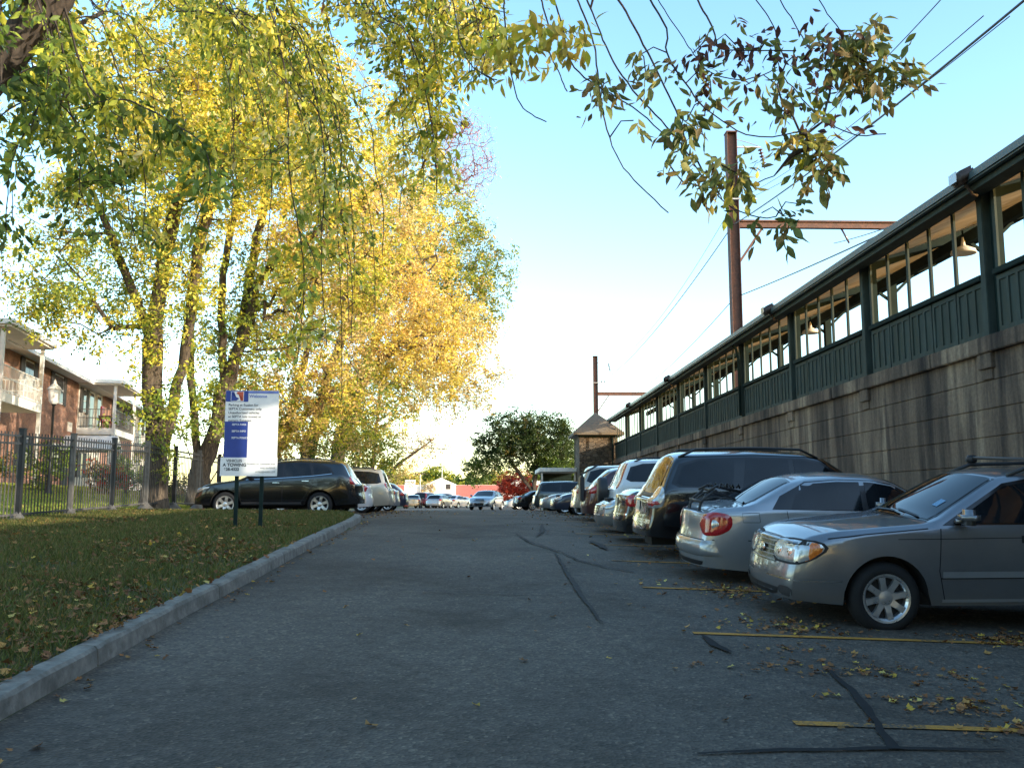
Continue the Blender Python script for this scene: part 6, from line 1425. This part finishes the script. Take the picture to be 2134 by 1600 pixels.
def fallen():
    X = []; Y = []; S = []
    def patch(cx, cy, sx, sy, n, s=.06):
        X.extend(RNG.normal(cx, sx, n)); Y.extend(RNG.normal(cy, sy, n)); S.extend(s * (1 + RNG.normal(0, .25, n)).clip(.5, 1.6))
    # along the row of bays (px centred on the photographed drifts)
    for (px, py, sx, sy, n) in [(1540, 1225, .30, .22, 150), (1630, 1305, .28, .18, 110), (1520, 1235, .15, .2, 60), (1590, 1290, .35, .2, 70), (2080, 1330, .30, .16, 150), (2120, 1325, .15, .12, 60), (1800, 1390, .6, .14, 90), (1950, 1450, .5, .08, 60), (2120, 1510, .22, .10, 70), (2100, 1430, .3, .1, 40), (1650, 1345, .3, .12, 40), (1880, 1395, .4, .14, 40), (2010, 1470, .25, .06, 40)]:
        a = gp(px, py); patch(a[0], a[1], sx, sy, n, .05)
    for k in range(9): patch(3.2 + k * .1, 11 + k * 2.7, .9, .7, 90, .055)
    for k in range(10): patch(4.5, 30 + k * 3, 1.5, 1.4, 90, .07)
    for k in range(8): patch(-4.4, 27 + k * 3, 1.2, 1.2, 80, .07)
    n = 190; yy = 3.2 + 34 * RNG.random(n) ** 1.6; X.extend(-2.7 + RNG.random(n) * 8); Y.extend(yy); S.extend(.062 * (1 + RNG.normal(0, .25, n)).clip(.5, 1.5))
    n = 110; yy = 3.6 + 20 * RNG.random(n); X.extend([kerb_x(v) + .03 + abs(RNG.normal(0, .12)) for v in yy]); Y.extend(yy); S.extend(.05 * (1 + RNG.normal(0, .25, n)).clip(.5, 1.5))
    X = np.array(X); Y = np.array(Y); S = np.array(S)
    ok = np.array([(x > (kerb_x(y) if y < 25.6 else -9) + .02) and x < 8.3 for x, y in zip(X, Y)]); X, Y, S = X[ok], Y[ok], S[ok]; n = len(X)
    Z = np.array([road_z(a, b) for a, b in zip(X, Y)]) + .012
    def flat_leaves(name, X, Y, Z, S, cols, lab, tilt=.22):
        n = len(X); P = np.stack([X, Y, Z], 1); a = RNG.random(n) * 6.283; D = np.stack([np.cos(a), np.sin(a), RNG.normal(0, tilt, n)], 1)
        d = D / np.linalg.norm(D, axis=1, keepdims=True); s = np.cross(d, np.array([0, 0, 1.]) + RNG.normal(0, .25, (n, 3))); s /= np.linalg.norm(s, axis=1, keepdims=True); u = np.cross(s, d); u *= np.sign(u[:, 2:3]); l = S[:, None]
        # ragged lobed outline
        pr = [(0, 0, 0), (.25, .42, .12), (.42, .22, .04), (.6, .36, .1), (.8, .14, .05), (1., 0, .12), (.8, -.14, .05), (.6, -.36, .12), (.42, -.2, .04), (.25, -.42, .14)]
        V = np.stack([P + d * l * (t - .5) + s * l * q * (.75 + .5 * RNG.random((n, 1))) + u * l * h * RNG.random((n, 1)) * 2 for t, q, h in pr] + [P + u * l * .02], 1)
        T_ = np.array([(10, i, (i + 1) % 10) for i in range(10)]); tri = (T_[None] + (np.arange(n) * 11)[:, None, None]).reshape(-1, 3)
        return tag(obj(name, npmesh(name, V.reshape(-1, 3), tris=tri, cols=np.repeat(np.clip(cols, .01, .9), 11, 0)), M['dryleaf']), lab, 'leaves', kind='stuff')
    dry = [(.27, .125, .045), (.19, .085, .035), (.38, .21, .065), (.48, .32, .05), (.50, .39, .11)]
    flat_leaves('fallen_leaves', X, Y, Z, S, palette(dry, [4, 3, 2, .9, .6], n) * (1 + RNG.normal(0, .2, (n, 1))), 'dry brown and yellow leaves drifted on the asphalt and between the parked cars')
    n = 16000; y = 3.2 + (26 - 3.2) * RNG.random(n) ** 1.35; x = np.array([kerb_x(min(v, 25.6)) for v in y]) - .1 - RNG.random(n) ** 1.3 * 7; 
    dn = np.sin(x * 1.1 + y * .7) * np.sin(y * .55 - x * .8); ok = (RNG.random(n) < .42 + .5 * (dn > .1) * 1. - .022 * y) & (x > -10); x, y = x[ok], y[ok]; n = len(x); z = np.array([ground_z(a, b) for a, b in zip(x, y)]) + .03 + RNG.random(n) * .03
    flat_leaves('lawn_leaves', x, y, z, .062 * (1 + RNG.normal(0, .3, n)).clip(.5, 1.7), palette(dry, [5, 4, 3, .8, .5], n) * (1 + RNG.normal(0, .2, (n, 1))), 'brown fallen leaves scattered over the lawn', .5)
fallen()

# ------------------------------------------------------------------ light, sky, camera
EL = 12.4
SUN = Vector((.863 * math.cos(R(EL)), -.505 * math.cos(R(EL)), math.sin(R(EL)))).normalized()
ld = bpy.data.lights.new('sun', 'SUN'); ld.energy = 7.0; ld.angle = R(.53); ld.color = (1., .88, .70); lo = bpy.data.objects.new('sun', ld); COL.objects.link(lo); lo.location = (30, -20, 25); lo.rotation_euler = SUN.to_track_quat('Z', 'Y').to_euler()
w = bpy.data.worlds.new('World'); scene.world = w; w.use_nodes = True; t = w.node_tree; bg = t.nodes['Background']
sky = t.nodes.new('ShaderNodeTexSky'); sky.sky_type = 'NISHITA'; sky.sun_disc = False; sky.sun_elevation = R(EL); sky.sun_rotation = math.atan2(.863, -.505); sky.air_density = 1.; sky.dust_density = .8; sky.ozone_density = 1.0; sky.altitude = 50
hs = t.nodes.new('ShaderNodeHueSaturation'); hs.inputs['Saturation'].default_value = 1.2; hs.inputs['Hue'].default_value = .496; t.links.new(sky.outputs['Color'], hs.inputs['Color']); t.links.new(hs.outputs['Color'], bg.inputs['Color']); bg.inputs['Strength'].default_value = .62
cam = bpy.data.cameras.new('camera'); co = bpy.data.objects.new('camera', cam); COL.objects.link(co); co.location = (0, 0, EYE); cam.sensor_width = 36; cam.lens = 36 * F / 2134; cam.clip_start = .05; cam.clip_end = 5000
pitch = math.atan((HY - 800) / F); yaw = math.atan((1067 - VX) / F); co.rotation_euler = (R(90) + pitch, 0, -yaw); scene.camera = co
scene.render.engine = 'CYCLES'; scene.view_settings.view_transform = 'Standard'; scene.view_settings.look = 'None'; scene.view_settings.exposure = 0; scene.view_settings.gamma = 1
scene.cycles.use_denoising = True; scene.cycles.max_bounces = 6; scene.cycles.transparent_max_bounces = 4
